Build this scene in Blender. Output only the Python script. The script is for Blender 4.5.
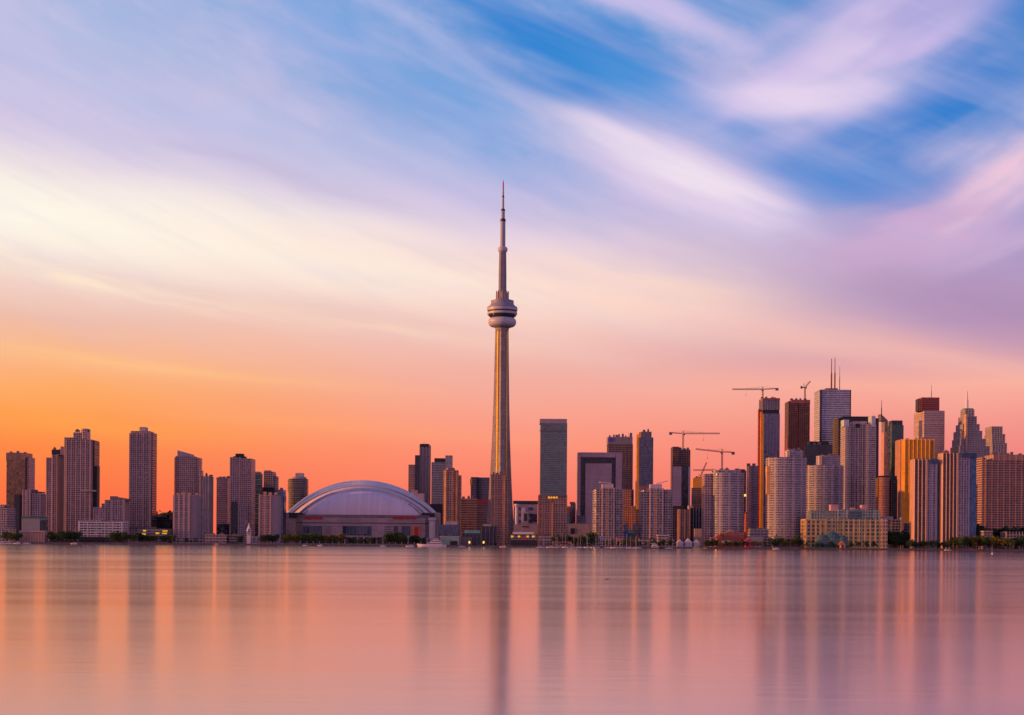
import bpy, bmesh, math, random
from mathutils import Vector, Matrix
random.seed(7)
for o in list(bpy.data.objects):
    bpy.data.objects.remove(o)
SC = bpy.context.scene
COL = SC.collection
RAD = math.radians

# ------------------------------------------------------------------ camera
F = 1518.0            # focal length in pixels of a 1024 px wide frame
HC = 8.4              # eye height above the water
ROLL = RAD(0.42)
SH = 182.5            # horizon lies this many pixels below the frame centre
cam = bpy.data.cameras.new('camera'); camo = bpy.data.objects.new('camera', cam)
COL.objects.link(camo); SC.camera = camo
cam.sensor_width = 36.0; cam.lens = 36.0 * F / 1024.0
cam.clip_start = 0.5; cam.clip_end = 200000
cam.shift_x = SH * math.sin(ROLL) / 1024.0
cam.shift_y = SH * math.cos(ROLL) / 1024.0
camo.matrix_world = Matrix.Translation((0, 0, HC)) @ Matrix.Rotation(RAD(90), 4, 'X') @ Matrix.Rotation(ROLL, 4, 'Z')
SC.view_settings.view_transform = 'Standard'
SC.view_settings.look = 'None'
SC.view_settings.exposure = 0.0
SC.view_settings.gamma = 1.0
SC.render.resolution_x = 1024; SC.render.resolution_y = 715
SC.cycles.use_denoising = True
SC.cycles.max_bounces = 6

# ------------------------------------------------------------------ node helpers
def lin(c):
    r = []
    for v in c[:3]:
        v = v / 255.0 if max(c[:3]) > 1.0 else v
        r.append(v / 12.92 if v <= 0.04045 else ((v + 0.055) / 1.055) ** 2.4)
    return (r[0], r[1], r[2], 1.0)

class G:
    """tiny wrapper: node sockets with arithmetic"""
    def __init__(self, nt): self.nt = nt
    def new(self, t): return self.nt.nodes.new(t)
    def put(self, inp, v):
        if isinstance(v, E): self.nt.links.new(v.s, inp)
        else: inp.default_value = v
    def math(self, op, a, b=0.0, c=0.0, clamp=False):
        n = self.new('ShaderNodeMath'); n.operation = op; n.use_clamp = clamp
        for i, v in enumerate((a, b, c)): self.put(n.inputs[i], v)
        return E(self, n.outputs[0])
    def step(self, v, a, b):
        n = self.new('ShaderNodeMapRange'); n.interpolation_type = 'SMOOTHSTEP'
        self.put(n.inputs[0], v); n.inputs[1].default_value = a; n.inputs[2].default_value = b
        return E(self, n.outputs[0])
    def xyz(self, x, y, z=0.0):
        n = self.new('ShaderNodeCombineXYZ')
        for i, v in enumerate((x, y, z)): self.put(n.inputs[i], v)
        return E(self, n.outputs[0])
    def sep(self, v):
        n = self.new('ShaderNodeSeparateXYZ'); self.put(n.inputs[0], v)
        return [E(self, n.outputs[i]) for i in range(3)]
    def noise(self, v, scale, detail=3.0, rough=0.5, dist=0.0):
        n = self.new('ShaderNodeTexNoise'); self.put(n.inputs['Vector'], v)
        n.inputs['Scale'].default_value = scale; n.inputs['Detail'].default_value = detail
        n.inputs['Roughness'].default_value = rough; n.inputs['Distortion'].default_value = dist
        return E(self, n.outputs[0])
    def white(self, v):
        n = self.new('ShaderNodeTexWhiteNoise'); n.noise_dimensions = '3D'; self.put(n.inputs['Vector'], v)
        return E(self, n.outputs['Value'])
    def whitec(self, v):
        n = self.new('ShaderNodeTexWhiteNoise'); n.noise_dimensions = '3D'; self.put(n.inputs['Vector'], v)
        return E(self, n.outputs['Color'])
    def mix(self, f, a, b):
        n = self.new('ShaderNodeMix'); n.data_type = 'RGBA'; n.clamp_factor = True
        self.put(n.inputs[0], f); self.put(n.inputs[6], a); self.put(n.inputs[7], b)
        return E(self, n.outputs[2])
    def ramp(self, f, stops):
        n = self.new('ShaderNodeValToRGB'); self.put(n.inputs[0], f)
        el = n.color_ramp.elements
        while len(el) < len(stops): el.new(0.5)
        for e, (p, c) in zip(el, stops): e.position = p; e.color = c
        return E(self, n.outputs[0])
    def vec(self, op, a, b=(0, 0, 0), scale=None):
        n = self.new('ShaderNodeVectorMath'); n.operation = op
        self.put(n.inputs[0], a)
        if op == 'SCALE': self.put(n.inputs[3], scale)
        else: self.put(n.inputs[1], b)
        return E(self, n.outputs[0])

class E:
    def __init__(self, g, s): self.g = g; self.s = s
    def __add__(self, o): return self.g.math('ADD', self, o)
    def __radd__(self, o): return self.g.math('ADD', o, self)
    def __sub__(self, o): return self.g.math('SUBTRACT', self, o)
    def __rsub__(self, o): return self.g.math('SUBTRACT', o, self)
    def __mul__(self, o): return self.g.math('MULTIPLY', self, o)
    def __rmul__(self, o): return self.g.math('MULTIPLY', o, self)
    def __truediv__(self, o): return self.g.math('DIVIDE', self, o)

# ------------------------------------------------------------------ sky
SUN_AZ = RAD(-95.5)      # measured from the view direction (+Y) towards +X
SUN_EL = RAD(7.0)
world = bpy.data.worlds.new('World'); SC.world = world; world.use_nodes = True
def build_sky():
    nt = world.node_tree; nt.nodes.clear(); g = G(nt)
    tc = g.new('ShaderNodeTexCoord')
    d = g.vec('NORMALIZE', E(g, tc.outputs['Generated']))
    x, y, z = g.sep(d)
    hyp = g.math('MAXIMUM', g.math('SQRT', x * x + y * y), 0.001)
    az = g.math('ARCTAN2', x, y)
    azc = g.math('MINIMUM', g.math('MAXIMUM', az, -1.15), 1.15)
    s = g.math('TANGENT', azc) * (F / 1024.0) + 0.5
    t = g.math('MINIMUM', g.math('MAXIMUM', z, 0.0) / hyp * (F / 540.0), 4.0)
    qx = s * 1024.0; qy = 540.0 - t * 540.0          # degrees-like grid of the sky, 1 unit = 1/1518 rad near the axis
    # slow bending of everything
    q0 = g.xyz(qx * 0.001, qy * 0.001, 0.0)
    w1 = g.noise(q0, 2.6, 2.0, 0.5); w2 = g.noise(g.xyz(qx * 0.001, qy * 0.001, 7.3), 3.1, 2.0, 0.5)
    fq = g.math('MINIMUM', t, 1.0)
    bx = qx + (w1 - 0.5) * 70.0 * fq
    by = qy + (w2 - 0.5) * 60.0 * fq
    # streak noise helper: angle in degrees, stretch
    def streak(ang, ln, wd, seed, detail=3.0, rough=0.5, fx=bx, fy=by):
        a = RAD(ang); c, sn = math.cos(a), math.sin(a)
        u = (fx * c + fy * sn) * (1.0 / ln); v = (fy * c - fx * sn) * (1.0 / wd)
        return g.noise(g.xyz(u, v, seed), 1.0, detail, rough)
    wob = streak(20, 260, 40, 3.0) - 0.5
    tt = (540.0 - (qy + wob * 70.0 * fq)) / 540.0
    fac = g.math('MINIMUM', tt / 1.8, 1.0)
    def col(stops):
        return g.ramp(fac, [((540.0 - py) / 540.0 / 1.8, lin(c)) for py, c in stops])
    left = col([(545, (255, 96, 44)), (495, (255, 112, 52)), (455, (255, 132, 50)), (425, (255, 152, 62)), (398, (255, 168, 88)), (370, (252, 180, 128)),
                (330, (240, 188, 166)), (295, (246, 210, 194)), (262, (253, 232, 214)), (225, (254, 244, 230)), (185, (238, 220, 226)), (140, (206, 198, 226)),
                (70, (176, 186, 224)), (0, (158, 180, 222)), (-300, (70, 110, 180))])
    mid = col([(545, (252, 104, 80)), (500, (252, 116, 90)), (450, (254, 140, 112)), (410, (250, 160, 138)), (370, (242, 176, 162)), (320, (248, 203, 190)),
               (285, (252, 222, 206)), (245, (238, 210, 220)), (195, (208, 190, 224)), (140, (150, 172, 220)), (80, (100, 156, 214)),
               (0, (66, 146, 212)), (-300, (40, 90, 170))])
    right = col([(545, (232, 100, 100)), (480, (236, 114, 112)), (430, (244, 142, 130)), (388, (250, 172, 152)), (362, (214, 152, 164)), (320, (190, 150, 182)),
                 (260, (172, 152, 196)), (190, (140, 150, 206)), (130, (46, 134, 206)), (60, (58, 136, 206)), (0, (96, 140, 204)),
                 (-300, (40, 80, 160))])
    sky = g.mix(g.step(s, 0.02, 0.54), left, mid)
    sky = g.mix(g.step(s, 0.5, 0.95), sky, right)
    def blob(px, py, ln, wd, ang, colr, amt, breakup=0.6, sl=190, sw=46, seed=0.0, edge=False):
        nonlocal sky
        a = RAD(ang); c, sn = math.cos(a), math.sin(a)
        ex = bx - px; ey = by - py
        u = (ex * c + ey * sn) * (1.0 / ln); v = (ey * c - ex * sn) * (1.0 / wd)
        r2 = u * u + v * v
        gsn = g.math('EXPONENT', r2 * -1.0)
        n = g.step(streak(ang, sl, sw, seed + px * 0.013, 2.5, 0.45), 0.30, 0.70)
        if edge:      # torn edge: the bank thins out where the streaks are weak
            m = g.step(gsn * ((n - 0.5) * 1.1 * breakup + 1.0), -0.03, 1.05) * amt
        else:
            m = gsn * (n * breakup + (1.0 - breakup)) * amt
        sky = g.mix(m, sky, lin(colr))
    # broad soft mottling of the high cloud sheet
    puff = g.step(streak(24, 210, 110, 51.0, 5.0, 0.58, qx, qy), 0.40, 0.66) * g.step(t, 0.40, 0.72) * g.step(t, 2.4, 1.1) * 0.55
    sky = g.mix(puff, sky, lin((214, 198, 230)))
    grey = g.step(streak(14, 260, 60, 57.0, 5.0, 0.58, qx, qy), 0.46, 0.72) * g.step(t, 0.28, 0.5) * g.step(t, 1.0, 0.7) * 0.34
    sky = g.mix(grey, sky, lin((196, 176, 212)))
    # broken wisps: short torn strands over the upper middle and right
    w3 = streak(26, 150, 46, 61.0, 4.0, 0.5, qx, qy); w4 = streak(-22, 150, 50, 67.0, 4.0, 0.5, qx, qy)
    rt_m = g.step(s, 0.70, 0.95)
    wm = g.math('ADD', w3 * (1.0 - rt_m), w4 * rt_m)
    wisp = g.step(wm, 0.5, 0.74) * g.step(t, 0.36, 0.62) * g.step(s, 0.2, 0.55) * 0.42
    sky = g.mix(wisp, sky, lin((236, 208, 226)))
    gapm = g.step(wm, 0.46, 0.28) * g.step(t, 0.5, 0.8) * g.step(s, 0.3, 0.55) * 0.45
    sky = g.mix(gapm, sky, lin((44, 134, 208)))
    # blue gaps
    blob(560, 48, 150, 46, 20, (0, 126, 208), 1.0, 0.8, 220, 40, 1, True)
    blob(650, 92, 110, 30, 26, (74, 146, 216), 0.7, 0.9, 200, 40, 1.5, True)
    blob(950, 120, 150, 46, -20, (0, 120, 204), 1.0, 0.7, 200, 46, 2, True)
    blob(1015, 50, 100, 60, -20, (30, 122, 202), 0.85, 0.8, 160, 50, 2.5, True)
    blob(820, 186, 150, 40, 12, (78, 136, 210), 0.85, 0.8, 200, 46, 3, True)
    blob(400, 78, 190, 40, 22, (96, 158, 222), 0.65, 0.9, 220, 40, 4, True)
    blob(470, 150, 170, 42, 22, (118, 162, 220), 0.5, 0.8, 220, 40, 5, True)
    # lit cloud banks, smeared by the long exposure
    blob(845, 62, 140, 54, -24, (202, 184, 230), 1.0, 0.7, 170, 44, 6, True)
    blob(795, 96, 85, 22, 2, (232, 212, 238), 0.95, 0.5, 130, 36, 6.5, True)
    blob(845, 45, 60, 24, -40, (224, 204, 234), 0.7, 0.6, 110, 36, 6.6, True)
    blob(930, 12, 110, 22, -16, (170, 164, 218), 0.7, 0.8, 150, 40, 6.8, True)
    blob(650, 2, 110, 20, 24, (206, 192, 234), 0.9, 0.7, 170, 34, 7, True)
    blob(690, 178, 130, 36, 26, (226, 206, 232), 0.95, 0.9, 170, 34, 8, True)
    blob(645, 150, 85, 18, 28, (242, 226, 240), 0.55, 0.9, 150, 26, 9, True)
    blob(705, 182, 70, 14, 24, (244, 228, 240), 0.7, 0.9, 130, 24, 9.5, True)
    blob(1000, 196, 85, 28, -34, (238, 198, 218), 0.95, 0.8, 120, 34, 10, True)
    blob(915, 240, 130, 34, -10, (206, 170, 208), 0.9, 0.9, 150, 34, 11, True)
    blob(985, 262, 80, 14, -20, (206, 174, 210), 0.7, 0.9, 120, 24, 11.5, True)
    blob(410, 28, 130, 10, 30, (190, 192, 230), 0.6, 0.6, 150, 18, seed=12)
    blob(170, 110, 280, 44, 14, (184, 192, 228), 0.6, 0.6, seed=13)
    blob(250, 175, 260, 26, 12, (204, 194, 226), 0.6, 0.6, seed=14)
    blob(300, 188, 150, 12, 14, (186, 178, 214), 0.5, 0.9, 160, 20, 14.5, True)
    # cream band and what runs under it
    blob(40, 226, 330, 44, 6, (255, 248, 232), 0.9, 0.3, 220, 30, seed=15)
    blob(380, 258, 260, 28, 9, (255, 236, 220), 0.85, 0.45, 220, 24, seed=16)
    blob(640, 292, 230, 26, 9, (255, 216, 200), 0.7, 0.5, 220, 22, seed=17)
    blob(860, 345, 230, 17, 11, (255, 192, 172), 0.7, 0.45, 220, 20, seed=18)
    blob(985, 318, 180, 36, 10, (172, 138, 180), 0.85, 0.4, seed=19)
    blob(300, 312, 240, 14, 8, (228, 190, 186), 0.55, 0.5, 160, 12, seed=20)
    blob(90, 290, 170, 9, 9, (255, 234, 206), 0.7, 0.8, 70, 9, seed=21)
    blob(370, 325, 150, 8, 8, (252, 214, 190), 0.6, 0.8, 80, 9, seed=22)
    blob(90, 366, 230, 9, 5, (255, 196, 134), 0.65, 0.6, 160, 9, seed=23)
    blob(60, 430, 220, 14, 3, (255, 164, 74), 0.4, 0.5, 240, 16, seed=24)
    blob(320, 425, 220, 10, 4, (255, 168, 110), 0.4, 0.6, 200, 14, seed=25)
    # fine wind-drawn strands high up, everywhere
    fine = g.step(streak(24, 300, 40, 31.0, 3.0, 0.55, qx, qy), 0.40, 0.72) * g.step(t, 0.42, 0.8) * 0.2
    sky = g.mix(fine, sky, lin((222, 206, 232)))
    fine2 = g.step(streak(22, 260, 22, 37.0, 3.0, 0.5, qx, qy), 0.45, 0.75) * g.step(t, 0.3, 0.6) * 0.12
    sky = g.mix(fine2, sky, lin((150, 160, 214)))
    # the dusk half of the sky behind the viewer
    back = g.ramp(g.math('MINIMUM', t / 4.0, 1.0), [(0.0, lin((164, 146, 196))), (0.05, lin((208, 156, 194))), (0.12, lin((238, 168, 190))), (0.2, lin((230, 168, 196))), (0.4, lin((186, 150, 196))), (1.0, lin((124, 124, 186)))])
    back = g.mix(0.03, back, (0.02, 0.02, 0.05, 1.0))
    cosaz = y / hyp
    sky = g.mix(g.step(cosaz, 0.30, -0.35), sky, back)
    sky = g.mix(g.step(t, 1.2, 3.8), sky, lin((60, 96, 164)))
    below = g.step(z, 0.0, -0.03)
    sky = g.mix(below, sky, lin((120, 84, 96)))
    # physical twilight glow on top
    st = g.new('ShaderNodeTexSky'); st.sky_type = 'NISHITA'; st.sun_disc = False
    st.sun_elevation = SUN_EL; st.sun_rotation = SUN_AZ; st.altitude = 80
    bg1 = g.new('ShaderNodeBackground'); g.put(bg1.inputs[0], sky); bg1.inputs[1].default_value = 1.0
    bg2 = g.new('ShaderNodeBackground'); nt.links.new(st.outputs[0], bg2.inputs[0]); bg2.inputs[1].default_value = 0.004
    add = g.new('ShaderNodeAddShader'); out = g.new('ShaderNodeOutputWorld')
    nt.links.new(bg1.outputs[0], add.inputs[0]); nt.links.new(bg2.outputs[0], add.inputs[1])
    nt.links.new(add.outputs[0], out.inputs[0])
build_sky()

sl = bpy.data.lights.new('sun', 'SUN'); so = bpy.data.objects.new('sun', sl); COL.objects.link(so)
sl.energy = 5.0; sl.angle = RAD(0.8); sl.color = (1.0, 0.38, 0.09)
sdir = Vector((math.sin(SUN_AZ) * math.cos(SUN_EL), math.cos(SUN_AZ) * math.cos(SUN_EL), math.sin(SUN_EL)))
so.rotation_euler = sdir.to_track_quat('Z', 'Y').to_euler()
so.location = sdir * 3000
# ------------------------------------------------------------------ materials
MATS = {}
def newmat(name):
    m = bpy.data.materials.new(name); m.use_nodes = True; m.node_tree.nodes.clear()
    return m, G(m.node_tree)
def finish(g, base, rough=0.6, spec=0.3, metal=0.0, normal=None, emit=None, estr=0.0):
    p = g.new('ShaderNodeBsdfPrincipled'); o = g.new('ShaderNodeOutputMaterial')
    g.put(p.inputs['Base Color'], base); g.put(p.inputs['Roughness'], rough)
    g.put(p.inputs['Metallic'], metal); p.inputs['Specular IOR Level'].default_value = spec
    if normal is not None: g.put(p.inputs['Normal'], normal)
    if emit is not None: g.put(p.inputs['Emission Color'], emit); g.put(p.inputs['Emission Strength'], estr)
    g.nt.links.new(p.outputs[0], o.inputs[0])
    return p
def rgba(c, k=1.0): return (c[0] * k, c[1] * k, c[2] * k, 1.0)

def plain(name, c, rough=0.7, var=0.25, scale=0.12, metal=0.0, spec=0.3):
    """weathered single-colour surface: blotches plus vertical rain streaks"""
    if name in MATS: return MATS[name]
    m, g = newmat(name)
    tc = g.new('ShaderNodeTexCoord'); v = E(g, tc.outputs['Object'])
    n1 = g.noise(v, scale, 4.0, 0.6)
    x, y, z = g.sep(v)
    n2 = g.noise(g.xyz(x * 0.8, y * 0.8, z * 0.05), 1.0, 3.0, 0.6)
    f = n1 * 0.6 + n2 * 0.4
    base = g.mix(g.step(f, 0.3, 0.7), rgba(c, 1.0 - var), rgba(c, 1.0 + var))
    finish(g, base, rough, spec, metal)
    MATS[name] = m; return m

def emissive(name, c, strength):
    if name in MATS: return MATS[name]
    m, g = newmat(name)
    tc = g.new('ShaderNodeTexCoord')
    n = g.noise(E(g, tc.outputs['Object']), 0.7, 2.0)
    finish(g, rgba(c, 0.3), 0.5, 0.2, emit=rgba(c), estr=(n * 1.2 + 0.4) * strength)
    MATS[name] = m; return m

def facade(name, wall, glass, fh=3.0, bw=3.4, sv=0.34, su=0.22, grough=0.12, var=0.5, lit=0.0, blind=0.18, wvar=0.18, gspec=0.5, gmetal=0.0, tilt=0.05, pier=0, pw=0.5):
    """window grid in the facade's own metres (UV): u along the wall, v up. every pane its own tint, tilt, blind."""
    if name in MATS: return MATS[name]
    m, g = newmat(name)
    uv = g.new('ShaderNodeUVMap'); uv.uv_map = 'UVMap'
    u, v, _ = g.sep(E(g, uv.outputs[0]))
    oi = g.new('ShaderNodeObjectInfo'); seed = E(g, oi.outputs['Random']) * 97.0
    cu = u / bw; cv = v / fh
    iu = g.math('FLOOR', cu); iv = g.math('FLOOR', cv)
    fu = g.math('FRACT', cu); fv = g.math('FRACT', cv)
    wall_m = g.math('MAXIMUM', g.math('LESS_THAN', fv, sv), g.math('LESS_THAN', fu, su))
    if pier:
        fp = g.math('FRACT', u / (bw * pier))
        wall_m = g.math('MAXIMUM', wall_m, g.math('LESS_THAN', fp, pw / pier))
    cell = g.xyz(iu, iv, seed)
    h = g.white(cell); hc = g.whitec(cell)
    tint = g.mix(h, rgba(glass, 1.0 - var), rgba(glass, 1.0 + var))
    h2 = g.white(g.xyz(iu + 31.7, iv, seed + 3.0))
    tint = g.mix(g.math('LESS_THAN', h2, blind) * 0.8, tint, rgba([0.5 * w + 0.5 * gl for w, gl in zip(wall, glass)], 1.0))
    # whole-facade unevenness: groups of floors differ
    big = g.noise(g.xyz(u * 0.035, v * 0.022, seed), 1.0, 3.0, 0.6)
    tint = g.mix(g.step(big, 0.35, 0.7) * 0.45, tint, rgba(glass, 0.5))
    nn = g.noise(g.xyz(u * 0.25, v * 0.03, seed), 1.0, 4.0, 0.65)
    hv = g.white(g.xyz(iv, 3.0, seed))
    wcol = g.mix(g.step(nn * 0.75 + hv * 0.25, 0.28, 0.72), rgba(wall, 1 - wvar), rgba(wall, 1 + wvar))
    base = g.mix(wall_m, tint, wcol)
    rough = g.math('MULTIPLY_ADD', wall_m, 0.75 - grough, grough)
    geo = g.new('ShaderNodeNewGeometry')
    off = g.vec('SCALE', g.vec('SUBTRACT', hc, (0.5, 0.5, 0.5)), scale=(1.0 - wall_m) * tilt)
    nrm = g.vec('NORMALIZE', g.vec('ADD', E(g, geo.outputs['Normal']), off))
    met = (1.0 - wall_m) * gmetal
    if lit > 0:
        h3 = g.white(g.xyz(iu, iv + 13.1, seed + 9.0))
        finish(g, base, rough, gspec, met, nrm, rgba((1.0, 0.62, 0.25)), g.math('LESS_THAN', h3, lit) * (1.0 - wall_m) * 0.9)
    else:
        finish(g, base, rough, gspec, met, nrm)
    MATS[name] = m; return m

def foliage(name, c):
    if name in MATS: return MATS[name]
    m, g = newmat(name)
    oi = g.new('ShaderNodeObjectInfo'); geo = g.new('ShaderNodeNewGeometry')
    r = E(g, geo.outputs['Random Per Island']); ro = E(g, oi.outputs['Random'])
    a = g.mix(r, rgba(c, 0.55), rgba(c, 1.5))
    b = g.mix(ro * 0.5, a, rgba((c[0] * 1.5, c[1] * 1.1, c[2] * 0.7)))
    finish(g, b, 0.75, 0.2)
    MATS[name] = m; return m

# ------------------------------------------------------------------ mesh builder
class MB:
    def __init__(self): self.v = []; self.f = []; self.mi = []; self.uv = []
    def face(self, pts, mi=0, uvs=None):
        b = len(self.v); self.v.extend(pts); self.f.append(tuple(range(b, b + len(pts)))); self.mi.append(mi)
        self.uv.append(uvs or [(p[0], p[2]) for p in pts])
    def prism(self, poly, z0, z1, mi=0, cap=None, top=None, smooth_uv=True, bottom=False):
        """poly: CCW list of (x, y); top: another poly of the same length for a taper"""
        top = top or poly; n = len(poly); u = 0.0
        for i in range(n):
            a, b = poly[i], poly[(i + 1) % n]; c, d = top[(i + 1) % n], top[i]
            L = math.hypot(b[0] - a[0], b[1] - a[1])
            self.face([(a[0], a[1], z0), (b[0], b[1], z0), (c[0], c[1], z1), (d[0], d[1], z1)], mi,
                      [(u, z0), (u + L, z0), (u + L, z1), (u, z1)])
            u += L
        cm = mi if cap is None else cap
        self.face([(p[0], p[1], z1) for p in top], cm)
        if bottom: self.face([(p[0], p[1], z0) for p in reversed(poly)], cm)
    def box(self, x0, x1, y0, y1, z0, z1, mi=0, cap=None):
        self.prism([(x0, y0), (x1, y0), (x1, y1), (x0, y1)], z0, z1, mi, cap, bottom=True)
    def beam(self, a, b, w, mi=0, h=None):
        a = Vector(a); b = Vector(b); d = (b - a)
        if d.length < 1e-6: return
        d.normalize(); up = Vector((0, 0, 1)) if abs(d.z) < 0.95 else Vector((1, 0, 0))
        s = d.cross(up).normalized() * (w / 2); t = s.cross(d).normalized() * ((h or w) / 2)
        c = [(-1, -1), (1, -1), (1, 1), (-1, 1)]
        A = [tuple(a + s * i + t * j) for i, j in c]; B = [tuple(b + s * i + t * j) for i, j in c]
        for i in range(4):
            j = (i + 1) % 4; self.face([A[j], A[i], B[i], B[j]], mi)
        self.face(A, mi); self.face(B[::-1], mi)
    def lathe(self, prof, n=24, mi=0, cx=0.0, cy=0.0):
        for (r0, z0), (r1, z1) in zip(prof[:-1], prof[1:]):
            for i in range(n):
                a0 = 2 * math.pi * i / n; a1 = 2 * math.pi * (i + 1) / n
                P = lambda r, a, z: (cx + r * math.cos(a), cy + r * math.sin(a), z)
                self.face([P(r0, a0, z0), P(r0, a1, z0), P(r1, a1, z1), P(r1, a0, z1)], mi,
                          [(a0 * r0, z0), (a1 * r0, z0), (a1 * r0, z1), (a0 * r0, z1)])
        if prof[-1][0] > 0.01:
            self.face([(cx + prof[-1][0] * math.cos(2 * math.pi * i / n), cy + prof[-1][0] * math.sin(2 * math.pi * i / n), prof[-1][1]) for i in range(n)], mi)
    def build(self, name, mats, parent=None, smooth=False, weld=False, loc=(0, 0, 0)):
        me = bpy.data.meshes.new(name); me.from_pydata(self.v, [], self.f)
        if not isinstance(mats, (list, tuple)): mats = [mats]
        for m in mats: me.materials.append(m)
        me.polygons.foreach_set('material_index', self.mi)
        ul = me.uv_layers.new(name='UVMap')
        flat = [c for f in self.uv for p in f for c in p]
        ul.data.foreach_set('uv', flat)
        if weld:
            bm = bmesh.new(); bm.from_mesh(me); bmesh.ops.remove_doubles(bm, verts=bm.verts, dist=0.001)
            bmesh.ops.recalc_face_normals(bm, faces=bm.faces); bm.to_mesh(me); bm.free()
        if smooth:
            for p in me.polygons: p.use_smooth = True
        me.update()
        o = bpy.data.objects.new(name, me); COL.objects.link(o); o.location = loc
        if parent is not None: o.parent = parent
        return o

def tag(o, label=None, cat=None, group=None, kind=None):
    if label: o['label'] = label
    if cat: o['category'] = cat
    if group: o['group'] = group
    if kind: o['kind'] = kind
    return o
def empty(name, loc, label, cat, group=None):
    o = bpy.data.objects.new(name, None); COL.objects.link(o); o.location = loc; o.empty_display_size = 2
    return tag(o, label, cat, group)
def copy_tree(o, parent=None):
    c = o.copy(); COL.objects.link(c)
    if parent is not None: c.parent = parent
    for ch in o.children: copy_tree(ch, c)
    return c

# ------------------------------------------------------------------ from the survey (photo pixels) to metres
GZ = 1.6     # level of the land above the water
def W(px, py, Y):
    dx = px - 512.0; dy = 357.5 - py
    tx = dx * math.cos(ROLL) - dy * math.sin(ROLL); ty = dx * math.sin(ROLL) + dy * math.cos(ROLL)
    return tx * Y / F, HC + (ty + SH) * Y / F
def ground_px(px, Y):      # X of a point on the land
    return W(px, 543.0, Y)[0]

# ------------------------------------------------------------------ colours
M_ROOF = plain('roof_gravel', (0.16, 0.15, 0.15), 0.9)
M_CONC = plain('concrete', (0.34, 0.29, 0.27), 0.8)
M_CONC_D = plain('dark_concrete', (0.16, 0.14, 0.15), 0.8)
M_WHITE = plain('white_paint', (0.62, 0.56, 0.55), 0.6, 0.1)
M_SLAB = plain('balcony_concrete', (0.43, 0.36, 0.36), 0.7, 0.12)
M_SLAB_P = plain('pink_concrete', (0.48, 0.33, 0.29), 0.75, 0.12)
M_BEIGE = plain('beige_precast', (0.58, 0.38, 0.25), 0.75, 0.12)
M_STEEL = plain('steel', (0.30, 0.29, 0.31), 0.45, 0.1, metal=0.6)
M_DARK = plain('dark_metal_and_shade', (0.026, 0.025, 0.034), 0.5, 0.2)
M_BRICK = plain('brown_brick', (0.27, 0.13, 0.085), 0.85, 0.2)
M_REDB = plain('red_brick', (0.33, 0.085, 0.06), 0.85, 0.2)
M_RED = plain('red_paint', (0.55, 0.03, 0.035), 0.5, 0.1)
M_CRANE = plain('crane_steel', (0.30, 0.16, 0.10), 0.55, 0.15)
M_TEAL = plain('green_copper', (0.10, 0.30, 0.26), 0.6, 0.15)
M_GREEN = plain('green_trim', (0.04, 0.16, 0.08), 0.6, 0.1)
M_BLUE = plain('blue_trim', (0.04, 0.09, 0.22), 0.5, 0.1)
M_GREY = plain('grey_panel', (0.25, 0.25, 0.25), 0.6, 0.1)
M_LAMP = emissive('warm_lamp_light', (1.0, 0.55, 0.12), 1.6)

PENDING = []
def flush():
    for b, jobs in PENDING:
        for part, a, k in jobs: b._box(part, *a, **k)
    PENDING.clear()

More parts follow.
